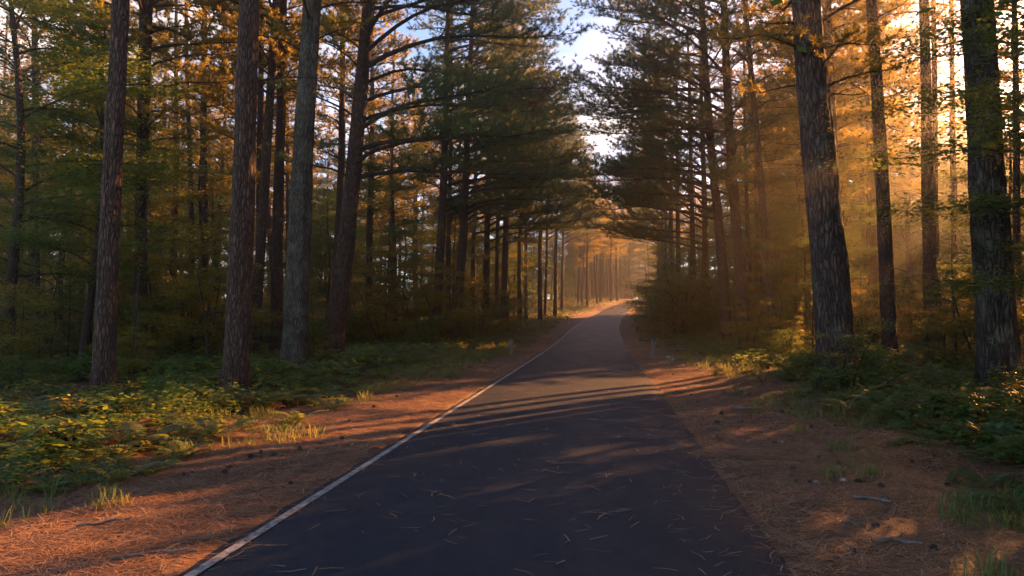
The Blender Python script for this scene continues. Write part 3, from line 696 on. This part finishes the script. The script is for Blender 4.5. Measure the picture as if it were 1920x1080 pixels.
def herb_geo(seed, ns, H, size, nl):
    r = np.random.default_rng(seed); P = []
    for k in range(ns):
        a = r.uniform(0, 6.28); b2 = r.uniform(.1, .5); t = r.uniform(.3, 1, nl)
        P.append(np.stack([math.cos(a) * b2 * H * t, math.sin(a) * b2 * H * t, H * t * r.uniform(.7, 1.1)], 1) + r.normal(0, .03, (nl, 3)))
    v, f = leaves(np.concatenate(P), size, r, .35, .6, .15); return v, f

def grass_geo(seed, n, H, w=.0042):
    r = np.random.default_rng(seed); a = r.uniform(0, 6.28, n); l = H * r.uniform(.5, 1.2, n); b0 = np.stack([r.normal(0, .05, n), r.normal(0, .05, n), np.zeros(n)], 1)
    d = np.stack([np.cos(a), np.sin(a), np.zeros(n)], 1); s = np.stack([-np.sin(a), np.cos(a), np.zeros(n)], 1); bend = r.uniform(.3, 1.25, n)[:, None]; l = l[:, None]
    m = b0 + d * bend * l * .35 + np.array([0, 0, .62]) * l; tp = b0 + d * bend * l + np.array([0, 0, 1.]) * l * (1 - .35 * bend)
    V = np.stack([b0 - s * w, b0 + s * w, m + s * w * .8, tp, m - s * w * .8], 1).reshape(-1, 3)
    F = np.arange(n)[:, None] * 5 + np.array([[0, 1, 2, 4]]); F2 = np.arange(n)[:, None] * 5 + np.array([[4, 2, 3, 3]])
    return V, F, np.arange(n)[:, None] * 5 + np.array([[4, 2, 3]])

def spots(n, x0, x1, y0, y1, test, power=1.0, side=0):
    y = y0 + (y1 - y0) * rng.random(n) ** power; hw = np.minimum(.78 * y + 3, 60); x = rng.uniform(-1, 1, n) * hw
    x = np.clip(x, x0, x1); m = test(x, y, road_s(x, y)); return x[m], y[m]

def veg_mask(x, y, s):
    """plants stop short of the needle verge"""
    a = np.abs(s); lim = np.where(s < 0, 3.75 - .5 * np.clip((y - 14) / 16, 0, 1), 3.9) + .55 * vnoise(x / 1.4, y / 1.4, 31) + np.clip((y - 30) / 80, 0, 1) * .4
    m = (a > lim)
    for tx, ty, _ in HERO_XY: m &= ((x - tx) ** 2 + (y - ty + .35) ** 2 > .75 ** 2)
    return m

def undergrowth(name, side, label):
    g = Geo(); test = lambda x, y, s: (s * side > 0) & veg_mask(x, y, s) & (vnoise(x / 1.9, y / 1.9, 33) + vnoise(x / .7, y / .7, 34) * .6 > -.42)
    def put(geo, n, y0, y1, mi, s0, s1, pw=1.0, extra=None):
        x, y = spots(n, -60, 60, y0, y1, (lambda a, b_, c: test(a, b_, c) & extra(a, b_, c)) if extra else test, pw)
        edge = np.clip((np.abs(road_s(x, y)) - 3.4) / 2.2, .35, 1) * (1 + .42 * vnoise(x / 1.1 + mi * 7, y / 1.1, 35)) * (1 + .25 * vnoise(x / 4, y / 4, 36))
        v, f = stamp(geo[0], geo[1], x, y, ground(x, y) - .01, rng.uniform(s0, s1, len(x)) * edge, rng.uniform(0, 6.28, len(x))); g.add(v, f, mi, False)
    near_f = [fern_geo(71, 7, .55, 13, .2), fern_geo(72, 6, .45, 12, .22)]; far_f = [fern_geo(73, 6, .55, 6, .26)]
    hb = [herb_geo(74, 4, .32, .085, 8), herb_geo(75, 5, .42, .075, 10)]; hb2 = [herb_geo(76, 4, .4, .15, 6)]
    for q in near_f: put(q, 1500, 4, 16, 0, .6, 1.25)
    for q in hb: put(q, 3000, 4, 18, 1, .5, 1.35)
    put(near_f[0], 800, 4, 20, 2, .4, 1.0)
    put(far_f[0], 6500, 15, 42, 0, .7, 1.5); put(hb2[0], 6000, 16, 45, 1, .7, 1.4); put(far_f[0], 1500, 15, 40, 2, .6, 1.1)
    put(far_f[0], 5500, 42, 120, 0, 1.0, 1.9); put(hb2[0], 5000, 42, 150, 1, 1.2, 2.2)
    me = g.mesh(name, [M['fern'], M['leaf'], M['bracken']]); o = obj(name, me); tag(o, label, "undergrowth", kind="stuff")
undergrowth("undergrowth", -1, "ferns and leafy herbs covering the forest floor left of the road")
undergrowth("undergrowth", 1, "ferns and leafy herbs covering the forest floor right of the road")

def grass():
    g = Geo(); gg = [grass_geo(81, 26, .2), grass_geo(82, 18, .28)]
    for q, (n, y0, y1, sc) in enumerate([(2600, 4, 20, 1), (5200, 18, 60, 1.3), (4200, 50, 150, 2.0)]):
        for V, F, F3 in gg:
            def t(x, y, s):
                a = np.abs(s); band = np.where(s > 0, 2.4, 1.6) * (1 + np.clip((y - 15) / 20, 0, 1.6))
                return (a > 3.1 + .5 * vnoise(x / 1.4, y / 1.4, 31)) & (a < 3.9 + band) & (vnoise(x / .55, y / .55, 41 + q) > (.18 if y0 < 10 else -.35))
            x, y = spots(n, -60, 60, y0, y1, t)
            m = len(x); z = ground(x, y) - .01; s = rng.uniform(.5, 1.1, m) * sc; rz = rng.uniform(0, 6.28, m)
            v, f = stamp(V, F, x, y, z, s, rz); n0 = g.n; g.add(v, f, 0, False)
            _, f3 = stamp(V, F3, x, y, z, s, rz); g.f.append((f3 + n0, 0, False))
    o = obj("grass", g.mesh("grass", [M['grass']])); tag(o, "tufts of green grass along the edges of the needle verges", "grass", kind="stuff")
grass()

# fallen needles on verges and road
def fallen_needles():
    g = Geo()
    def put(n, y0, y1, lo, hi, L, w, side, lift=.006, pw=1.0):
        y = y0 + (y1 - y0) * rng.random(n) ** pw; s = side * rng.uniform(lo, hi, n)
        x = xc(y) + s * 1.01; keep = np.abs(x) < .75 * y + 1.5; x, y, s = x[keep], y[keep], s[keep]; n = len(x)
        a = rng.uniform(0, 2 * PI, n); l = L * rng.uniform(.5, 1.2, n); k = rng.normal(0, .25, n)
        z0 = (ground(x, y) if lift < .02 else hz(y) + .028 + .02 * (1 - (s / HW) ** 2)) + .004 + rng.random(n) * .012
        d = np.stack([np.cos(a), np.sin(a), rng.normal(.03, .10, n) if lift < .02 else np.zeros(n)], 1); d2 = np.stack([np.cos(a + k), np.sin(a + k), rng.normal(-.03, .08, n) if lift < .02 else np.zeros(n)], 1)
        q = np.stack([-np.sin(a), np.cos(a), np.zeros(n)], 1) * (w / 2); b0 = np.stack([x, y, z0], 1); m = b0 + d * l[:, None] / 2; e = m + d2 * l[:, None] / 2
        V = np.stack([b0 - q, b0 + q, m + q, m - q, e + q * .6, e - q * .6], 1).reshape(-1, 3); i = np.arange(n)[:, None] * 6
        g.add(V, np.concatenate([i + np.array([[0, 1, 2, 3]]), i + np.array([[3, 2, 4, 5]])]), 0, False)
    for sd in (-1, 1):
        put(30000, 3.2, 9, 1.9 if sd > 0 else 2.0, 4.9, .17, .0048, sd); put(26000, 8, 20, 1.9 if sd > 0 else 2.0, 4.6, .18, .009, sd); put(14000, 18, 45, 1.78, 4.6, .22, .018, sd)
        put(800, 3.2, 22, 1.7, 1.98 if sd > 0 else 2.1, .16, .006, sd, .03)
    put(250, 3.6, 11, -1.7, 1.7, .15, .0085, 1, .03); put(330, 9, 26, -1.7, 1.7, .17, .014, 1, .03); put(250, 3.6, 20, 1.2, 1.75, .16, .007, 1, .03)
    for _ in range(26):           # small clumps and pairs on the asphalt
        cy0 = random.uniform(4, 16); cs = random.uniform(-1.5, 1.6)
        for _ in range(random.randint(3, 7)):
            put(1, cy0 - .04, cy0 + .04, cs - .06, cs + .06, .19, .006 + .0006 * cy0, 1, .03)
    o = obj("fallen_pine_needles", g.mesh("fallen_pine_needles", [M['fallen']])); tag(o, "rusty fallen pine needles strewn over the verges and the asphalt", "pine needles", kind="stuff")
fallen_needles()

# individual ferns near the camera
def fern_obj(seed, L, nf, mi):
    v, f = fern_geo(seed, nf, L, 15, .2); g = Geo(); g.add(v, f, 0, False); return obj("fern", g.mesh("fern", [M[mi]]))
def herb_obj(seed, H, mi, n=7):
    r = np.random.default_rng(seed); g = Geo(); root = empty("leafy_plant"); w = Geo(); P = []
    for k in range(n):
        lc = limb_curve((0, 0, 0), r.uniform(0, 6.28), H * r.uniform(.7, 1.1), 1.25, r, 7, .2); v, f = tube(lc, np.linspace(.006, .002, 7), 4); w.add(v, f)
        u = r.uniform(.25, 1, 26); P.append(np.stack([np.interp(u, np.linspace(0, 1, 7), lc[:, q]) for q in range(3)], 1) + r.normal(0, .03, (26, 3)))
    v, f = leaves(np.concatenate(P), .085, r, .4, .36, .35); g.add(v, f, 0, False)
    obj("stem", w.mesh("stem", [M['wood']]), root); obj("foliage", g.mesh("foliage", [M[mi]]), root); return root
def near(proto, px, py, s, label, cat, group=None):
    p = on_ground(px, py); o = place(proto, p.x, p.y, s, label=label, cat=cat, group=group); return o
F1, F2, F3 = fern_obj(301, .7, 8, 'fern'), fern_obj(302, .6, 7, 'fern'), fern_obj(303, .55, 7, 'bracken')
H1, H2 = herb_obj(311, .75, 'leaf_gold'), herb_obj(312, .5, 'leaf')
near(H1, 190, 765, 1.15, "tall leafy sprig with narrow leaves before the foot of the slim leaning pine", "plant")
near(H1, 545, 735, 1.0, "yellow leafy fern-like plant glowing in the sun before the grey thick pine", "plant")
near(H1, 25, 760, 1.0, "sunlit drooping plant at the left border", "plant")
near(H1, 1480, 705, 1.0, "golden sunlit plant just left of the thickest pine", "plant")
near(H1, 1430, 720, .8, "smaller golden sunlit plant at the edge of the right verge", "plant")
near(H1, 1635, 690, 1.2, "tall golden sprig between the thickest and the medium pine", "plant")
near(H2, 1580, 722, 1.0, "low leafy plant climbing the foot of the thickest pine", "plant")
near(F1, 1890, 775, 1.3, "large fern in front of the foot of the lichen-spotted pine", "fern")
near(F3, 475, 765, 1.1, "rusty dead fern lit orange right of the reddish pine foot", "fern")
near(H2, 455, 800, .8, "small leafy plant below the reddish pine foot", "plant")
for i, (px, py) in enumerate([(60, 830), (160, 860), (260, 840), (340, 860), (120, 790), (300, 800), (400, 820), (620, 770), (220, 900), (30, 900), (560, 790), (680, 740)]):
    near([F1, F2][i % 2], px, py, random.uniform(.6, .95), "green fern in the undergrowth left of the road", "fern", "green ferns left of the road")
for i, (px, py) in enumerate([(1650, 780), (1720, 800), (1800, 820), (1880, 860), (1590, 770), (1700, 740), (1780, 770), (1850, 910), (1900, 960)]):
    near([F1, F2][i % 2], px, py, random.uniform(.55, .9), "dark green fern in the undergrowth right of the road", "fern", "green ferns right of the road")

for i in range(64):
    left = i % 2 == 0
    while True:
        y = random.uniform(7, 24); x = random.uniform(-.75 * y, -4.6) if left else random.uniform(5.4, .74 * y + .5) if y > 8 else 99
        if x < 60 and abs(float(road_s(x, y))) > 4.6 and ok(x, y, .9): break
    pr, sc_, k = random.choice([(H1, 1.0, 0), (H2, 1.2, 1), (H2, 1.5, 1), (H1, .8, 0)])
    place(pr, x, y, sc_ * random.uniform(.8, 1.35), label="%s leafy plant standing above the ferns %s of the road" % (["narrow-leaved yellowish", "green"][k], "left" if left else "right"), cat="plant", group="%s leafy plants %s of the road" % (["yellowish", "green"][k], "left" if left else "right"))
for i in range(36):
    left = i % 2 == 0; y = random.uniform(14, 27); x = -random.uniform(.12, .74) * y - 2.5 if left else random.uniform(.36, .74) * y + .5
    if abs(float(road_s(x, y))) > 5.3 and ok(x, y, 1.0): place(SHRUB_P[i % 3], x, y, random.uniform(.38, .72), label="leafy shrub in the undergrowth %s of the road" % ("left" if left else "right"), cat="shrub", group="shrubs in the %s undergrowth" % ("left" if left else "right")); PINES.append((x, y, .5))
for i in range(16):
    left = i % 2 == 0; y = random.uniform(20, 34); x = -random.uniform(.15, .7) * y - 2 if left else random.uniform(.36, .72) * y
    if ok(x, y, 1.0): place(YOUNG_P[i % 2], x, y, random.uniform(.5, .95), label="young pine with long soft needles in the undergrowth %s of the road" % ("left" if left else "right"), cat="young tree", group="young pines %s of the road" % ("left" if left else "right"))
# ------------------------------------------------------------------ posts
def post(px, py, h, w, label, cap=True, lean=0.0):
    p = on_ground(px, py); root = empty("marker_post", (p.x, p.y, p.z - .02)); root.rotation_euler = (0, lean, .2)
    g = Geo(); n = 9; r = np.random.default_rng(int(px)); zs = np.linspace(-.1, h, n); pts = []
    k = 16; th = np.linspace(0, 2 * PI, k, endpoint=False); sq = 1 / np.maximum(np.abs(np.cos(th)), np.abs(np.sin(th))) ** .75
    V = np.stack([(w / 2) * sq[None] * np.cos(th)[None] * (1 + r.normal(0, .02, (n, k))), (w / 2) * sq[None] * np.sin(th)[None] * (1 + r.normal(0, .02, (n, k))), zs[:, None] + 0 * th[None]], -1).reshape(-1, 3)
    i = np.arange(n - 1)[:, None] * k; j = np.arange(k)[None]; j2 = (j + 1) % k
    g.add(V, np.stack([i + j, i + j2, i + k + j2, i + k + j], -1).reshape(-1, 4), 0, False)
    g.add(np.concatenate([V[-k:], [[0, 0, h + .01]]]), np.array([[a, (a + 1) % k, k] for a in range(k)]), 0, False)
    obj("shaft", g.mesh("shaft", [M['post']]), root)
    if cap:
        c = Geo(); zz = np.array([h - .10, h - .095, h + .015, h + .02]); ww = np.array([.5, .53, .53, .47]) * w
        V = np.stack([ww[:, None] * sq[None] * np.cos(th)[None], ww[:, None] * sq[None] * np.sin(th)[None], zz[:, None] + 0 * th[None]], -1).reshape(-1, 3); i = np.arange(3)[:, None] * k
        c.add(V, np.stack([i + j, i + j2, i + k + j2, i + k + j], -1).reshape(-1, 4), 0, False)
        c.add(np.concatenate([V[-k:], [[0, 0, h + .025]]]), np.array([[a, (a + 1) % k, k] for a in range(k)]), 0, False)
        obj("cap", c.mesh("cap", [M['post_cap']]), root)
    tag(root, label, "post")
post(1224, 670, .74, .13, "tallest weathered wooden post with a dark top on the right verge", lean=.04)
post(1195, 624, .52, .11, "small pale post farther up the right verge", False)
post(957, 665, .6, .13, "grey weathered post among the grass of the left verge", False, .03)
post(1218, 598, .5, .14, "dark stubby post in the grass by the bushes before the bend")
post(1064, 601, .45, .12, "tiny distant pale post on the left verge before the bend", False)

# ------------------------------------------------------------------ cones, sticks, stones, dry leaves
def cone_mesh(seed, L=.075, R=.027):
    r = np.random.default_rng(seed); g = Geo(); V0, F0 = tube([[0, -L / 2, R], [0, -L / 4, R], [0, L / 6, R], [0, L / 2, R]], [R * .5, R * .85, R * .7, R * .2], 8); g.add(V0, F0)
    vs, fs = [], []; n = 0
    for i in range(70):
        t = i / 70; y = -L / 2 + L * t; rr = R * (math.sin(PI * min(1, .2 + t * .8)) ** .7); a = i * 2.4; d = np.array([math.cos(a), 0, math.sin(a)]); s = np.array([-math.sin(a), 0, math.cos(a)])
        c = np.array([0, y, R]) + d * rr * .7; tip = np.array([0, y + .008, R]) + d * rr * 1.45
        V = np.array([c - s * .007, c + s * .007, tip + s * .006, tip - s * .006, tip + np.array([0, .006, 0])]); vs.append(V); fs += [[n, n + 1, n + 2, n + 3]]; n += 5
    V = np.concatenate(vs); g.add(V, np.array(fs), 0, False); g.add(V, np.array([[f[3], f[2], f[0] + 4] for f in fs]), 0, False); return g.mesh("pine_cone", [M['cone']])
CM = [cone_mesh(1), cone_mesh(2, .095, .032), cone_mesh(3, .06, .03)]
CN = [(1268, 735), (1296, 742), (1352, 778), (1392, 792), (1345, 795), (1420, 760), (1427, 800), (1466, 775), (1483, 769), (1520, 802), (1452, 833), (1491, 905), (1486, 880), (1533, 860), (1567, 800), (1573, 872), (1560, 893), (1519, 908), (1608, 906), (1650, 915), (1778, 912), (1710, 868), (1405, 742), (1330, 725), (1240, 700), (1262, 703), (1308, 756), (1750, 1030), (1642, 990)]
CL = [(545, 908), (420, 890), (360, 890), (342, 893), (430, 880), (488, 850), (470, 858), (512, 855), (640, 825), (600, 835), (745, 745), (700, 765), (655, 790), (760, 735), (1020, 635), (1005, 640), (840, 705), (560, 845), (880, 690)]
for side, L_ in (("right", CN), ("left", CL)):
    for i, (px, py) in enumerate(L_):
        p = on_ground(px, py); o = obj("pine_cone", CM[i % 3]); o.location = (p.x, p.y, p.z - .004); o.rotation_euler = (random.gauss(0, .25), random.gauss(0, .25), random.uniform(0, 6.28)); o.scale = (random.uniform(.5, .85),) * 3
        tag(o, "dark fallen pine cone lying in the needles of the %s verge" % side, "pine cone", "pine cones on the %s verge" % side)

def stick(px, py, L, rad, az, label):
    p = on_ground(px, py); r = np.random.default_rng(int(px + py)); n = 8; t = np.linspace(-.5, .5, n); c = np.stack([t * L, L * .06 * np.sin(t * 5 + px) + r.normal(0, .012, n), rad + np.abs(r.normal(0, .008, n))], 1)
    g = Geo(); v, f = tube(c, rad * (1 - .4 * np.abs(t)) * r.uniform(.85, 1.15, n), 7); g.add(v, f)
    v, f = tube([c[4], c[4] + np.array([.05, .05, .02]), c[4] + np.array([.09, .10, .02])], [rad * .5, rad * .4, rad * .2], 5); g.add(v, f)
    o = obj("stick", g.mesh("stick", [M['stick']])); o.location = (p.x, p.y, p.z + .005); o.rotation_euler = (0, 0, az); tag(o, label, "stick")
stick(1636, 942, .30, .016, -.6, "short grey stick near the middle of the right verge")
stick(1680, 1022, .32, .014, -.1, "grey stick lying level on the near right verge")
stick(1600, 985, .16, .008, -.3, "small pale twig on the near right verge")
stick(1598, 1035, .14, .012, 1.2, "pale short twig nearest the asphalt on the right verge")
stick(290, 1045, .5, .012, .25, "long grey twig on the near left verge")
stick(195, 985, .35, .012, .5, "dark twig by the grass tufts of the left verge")
stick(1400, 770, .5, .03, -.1, "dark broken branch by the lit patch of the right verge")
stick(1213, 640, .9, .09, .05, "short charred log beside the tallest post")

def stone(px, py, s, label, group=None):
    p = on_ground(px, py); r = np.random.default_rng(int(px * 3 + py)); n, k = 7, 10; ph = np.linspace(-PI / 2, PI / 2, n); th = np.linspace(0, 2 * PI, k, endpoint=False)
    R_ = 1 + .22 * vnoise(th[None] * 1.3 + px, ph[:, None] * 1.5, 5); V = np.stack([R_ * np.cos(ph)[:, None] * np.cos(th)[None], .75 * R_ * np.cos(ph)[:, None] * np.sin(th)[None], .5 * R_ * np.sin(ph)[:, None]], -1).reshape(-1, 3) * s
    i = np.arange(n - 1)[:, None] * k; j = np.arange(k)[None]; j2 = (j + 1) % k; g = Geo(); g.add(V, np.stack([i + j, i + j2, i + k + j2, i + k + j], -1).reshape(-1, 4))
    o = obj("stone", g.mesh("stone", [M['stone']])); o.location = (p.x, p.y, p.z + s * .2); o.rotation_euler = (0, 0, px); tag(o, label, "stone", group)
for px, py, s in [(1467, 831, .035), (1254, 672, .12), (660, 834, .03), (1475, 868, .03), (1530, 905, .035), (1262, 676, .09), (1240, 733, .03), (1582, 902, .04)]:
    stone(px, py, s, "pale pebble lying in the needle litter", "pale pebbles on the verges")

# ------------------------------------------------------------------ thin the woods towards the sun, or add trees that cast shade
STRIPES = [(11.7, 13.7), (14.25, 14.9), (19.5, 20.0), (31.8, 32.8)]      # y - x of the sunlit bands that cross the road
def want(x, y):
    u = y - x; sr = float(road_s(x, y))
    if sr < -4.2 and u < 18: return 0
    if y > 15 and (sr < -3.6 or sr > 5): return None
    if sr > -3.7 and any(a <= u <= b_ for a, b_ in STRIPES): return 1
    if any((x - p[0]) ** 2 + (y - p[1]) ** 2 < rr * rr * 1.2 for p, rr in GLOW + SHAFTS[8:11]): return 1
    if any(a - .45 <= u <= b_ + .45 for a, b_ in STRIPES): return None
    if any((x - p[0]) ** 2 + (y - p[1]) ** 2 < (rr + .8) ** 2 for p, rr in GLOW + SHAFTS[8:11]): return None
    return 0
def tune_light(passes=8):
    r = random.Random(5); free = {o for o in COL.objects if o.parent is None and ("woods" in str(o.get("group")) or "towards the sun" in str(o.get("group")) or "undergrowth" in str(o.get("group")))}
    def first(p):
        h = SC.ray_cast(bpy.context.evaluated_depsgraph_get(), p, S); o = h[4]
        return None if not h[0] else (o.parent or o)
    pts = [(x + r.uniform(-.2, .2), y + r.uniform(-.2, .2)) for y in np.concatenate([np.arange(4.5, 20, .5), np.arange(20, 46, .9)]) for x in np.concatenate([np.arange(-12.5, -7.5, .9), np.arange(-7.5, 8.5, .55)]) if abs(x) < .73 * y + 1 and x < .75 * y + 1 and not (abs(x - 7.9) < 1 and abs(y - 17.4) < 1)]
    P = [(x, y, Vector((x, y, float(ground(x, y)) + .5)), want(x, y)) for x, y in pts]
    hx, hy = S.x / math.hypot(S.x, S.y), S.y / math.hypot(S.x, S.y); te = math.tan(SUN_EL); cut = add = 0
    lits = [p for p in P if p[3] == 1]
    for px, py, d in [(455, 590, 14.9), (455, 640, 14.9), (455, 690, 14.9), (215, 280, 14.4), (213, 340, 14.4), (210, 420, 14.4), (208, 500, 14.4), (486, 420, 27), (486, 500, 27), (585, 300, 21.5)]:
        q = at_depth(px, py, d) + S * .5; lits.append((q.x, q.y, q, 1))
    beam = []
    for d in (15, 21):
        for t in np.linspace(0, .8, 4):
            for dy in (0,):
                q = at_depth(1560 - 560 * t, 292 + 238 * t + dy, d)
                if float(road_s(q.x, q.y)) > -9: beam.append((q.x, q.y, q, 2))
    lits[-10:-10] = beam
    thick = [p for p in lits if p[3] == 1 and 11.5 < p[1] - p[0] < 15.1]
    def clash(bx, by, rad, top, bot=0):
        for lx, ly, lv, lw in lits:
            al = (bx - lx) * hx + (by - ly) * hy
            if al > 1 and abs((bx - lx) * hy - (by - ly) * hx) < rad * (.3 if lw == 2 else .85 if 11.5 < ly - lx < 15.1 else .35) and bot < lv.z + al * te < top: return True
        return False
    for it in range(passes):
        bpy.context.view_layer.update(); dg = bpy.context.evaluated_depsgraph_get()
        def first(p):
            h = SC.ray_cast(dg, p, S); return None if not h[0] else (h[4].parent or h[4])
        if it < 4 or it == passes - 1:
            cn = {}
            for x, y, v, w in (lits if it < 4 else thick):
                o = first(v); cn[o] = cn.get(o, 0) + 1
            hit = {o for o, c in cn.items() if o in free and c >= (1 if it < 3 else 3)}
            for o in hit:
                free.discard(o)
                for c in list(o.children): bpy.data.objects.remove(c)
                bpy.data.objects.remove(o); cut += 1
            bpy.context.view_layer.update(); dg = bpy.context.evaluated_depsgraph_get()
            if it < 2: continue
            if it == passes - 1:
                break
        bad = [p for p in P if p[3] == 0 and first(p[2]) is None]; r.shuffle(bad); done = []
        for x, y, v, w in bad:
            if any(abs((x - a) * hy - (y - b_) * hx) < q * .6 and abs((v.z - c) - ((x - a) * hx + (y - b_) * hy) * te) < q * .8 for a, b_, c, q in done): continue
            for t in range(100):
                s_ = r.uniform(9, 62); bx, by = x + hx * s_, y + hy * s_; z = v.z + s_ * te
                inview = bx < .73 * by + 1
                if inview and (by < 27 or float(road_s(bx, by)) < 8.5): continue
                if not all((bx - a) ** 2 + (by - b_) ** 2 > 1.2 for a, b_, _ in PINES): continue
                if z > 10: pr, sc_ = PINE_P[r.randrange(3)], z / r.uniform(11, 16); rad, top, bot = 2.1 * sc_, 23 * sc_, 8.9 * sc_
                else: pr, sc_ = BROAD_P[0], z * 1.45 / 12; rad, top, bot = 2.5 * sc_, 12 * sc_ + .3, 0
                if sc_ > 1.3 or clash(bx, by, rad, top, bot): continue
                if pr is BROAD_P[0]: lab, gr = ("leafy understory tree in the glowing woods right of the road", "broadleaf trees in the right woods") if inview else ("leafy tree standing outside the frame towards the sun", "leafy trees towards the sun")
                else: lab, gr = ("slim background pine in the glowing woods right of the road", "background pines in the right woods") if inview else ("pine standing outside the frame towards the sun", "pines towards the sun")
                free.add(place(pr, bx, by, sc_, label=lab, cat="tree", group=gr))  # tree added to block sun from ground meant to lie in shade
                PINES.append((bx, by, .8)); done.append((bx, by, z, rad)); add += 1; break
    print("light: removed", cut, "added", add, "left", len(bad))
tune_light()

for pr in PINE_P + BROAD_P + FAR_P + SHRUB_P + YOUNG_P + STEM_P + [F1, F2, F3, H1, H2]:
    if id(pr) not in used: raise RuntimeError(str(pr))

# ------------------------------------------------------------------ labels that single the copies out
LAND = [(0, "left border"), (200, "slim leaning pine"), (445, "reddish pine"), (555, "grey-barked pine"), (632, "long-limbed pine"), (820, "first verge-row pine"), (858, "black-footed pine"), (946, "hazy edge-lit pine"),
        (1136, "road end"), (1322, "stout bank pine"), (1393, "overhanging twin pines"), (1562, "thickest pine"), (1666, "medium pine"), (1746, "sturdy forked pine"), (1866, "lichen-spotted pine"), (1920, "right border")]
ORD = ["first", "second", "third", "fourth", "fifth", "sixth", "seventh", "eighth", "ninth", "tenth", "eleventh", "twelfth", "thirteenth", "fourteenth", "fifteenth", "sixteenth", "seventeenth", "eighteenth", "nineteenth", "twentieth", "twenty-first", "twenty-second", "twenty-third", "twenty-fourth", "twenty-fifth", "twenty-sixth", "twenty-seventh", "twenty-eighth", "twenty-ninth", "thirtieth"]
KIND = {"background pines in the left woods": "shady slim pine", "background pines in the right woods": "glowing slim pine", "broadleaf trees in the left woods": "shaded leafy tree", "broadleaf trees in the right woods": "sunlit leafy tree",
        "distant trees in the left woods": "distant leafy tree", "distant trees in the right woods": "distant glowing tree", "shrubs in the left undergrowth": "leafy shrub", "shrubs in the right undergrowth": "leafy shrub",
        "pines beyond the bend": "dark far trunk", "golden trees beyond the bend": "golden far tree", "dark bushes on the right bank": "dark bush", "dark trees on the right bank": "low dark tree",
        "hazy pines lining the left verge": "hazy verge pine", "green ferns left of the road": "green fern", "green ferns right of the road": "dark green fern", "yellowish leafy plants left of the road": "narrow-leaved yellowish plant", "yellowish leafy plants right of the road": "narrow-leaved yellowish plant", "green leafy plants left of the road": "green leafy plant", "green leafy plants right of the road": "green leafy plant", "young pines left of the road": "small young pine", "young pines right of the road": "small young pine", "hazy pines lining the right bank": "hazy bank pine"}
cells = {}
for o in [o for o in COL.objects if o.parent is None and o.get("group") in KIND]:
    px = PXf(o.location.x, o.location.y)
    k = max([i for i, (p, _) in enumerate(LAND) if p <= px], default=0); k = min(k, len(LAND) - 2)
    if -60 < px < 1980: cells.setdefault((o["group"], k), []).append((px, o))
for (gr, k), v in cells.items():
    v.sort(key=lambda t: t[0])
    for i, (px, o) in enumerate(v):
        o["label"] = "%s between %s and %s%s" % (KIND[gr], LAND[k][1], LAND[k + 1][1], "" if len(v) == 1 else ", %s from left" % ORD[min(i, 29)])

for sd in ("left", "right"):
    v = sorted([o for o in COL.objects if o.get("group") == "pine cones on the %s verge" % sd], key=lambda o: o.location.y)
    for i, o in enumerate(v): o["label"] = "dark fallen pine cone on the %s verge, %s nearest the camera" % (sd, ORD[min(i, 29)])

# ------------------------------------------------------------------ haze
def haze():
    x0, x1, y0, y1, z0, z1 = -155, 190, -14, 268, -1.6, 37
    V = [(x, y, z) for z in (z0, z1) for x, y in ((x0, y0), (x1, y0), (x1, y1), (x0, y1))]
    g = Geo(); g.add(V, [[3, 2, 1, 0], [4, 5, 6, 7], [0, 1, 5, 4], [1, 2, 6, 5], [2, 3, 7, 6], [3, 0, 4, 7]], 0, False)
    m, nt, out = mat("haze_air"); v = nt.nodes.new("ShaderNodeVolumePrincipled"); v.inputs['Color'].default_value = (.95, .93, .9, 1)
    v.inputs['Density'].default_value = HAZE; v.inputs['Anisotropy'].default_value = .88; nt.links.new(v.outputs[0], out.inputs['Volume'])
    o = obj("haze", g.mesh("haze", [m])); tag(o, "thin forest haze glowing where the low sun crosses it", "haze", kind="stuff")
if HAZE > 0: haze()
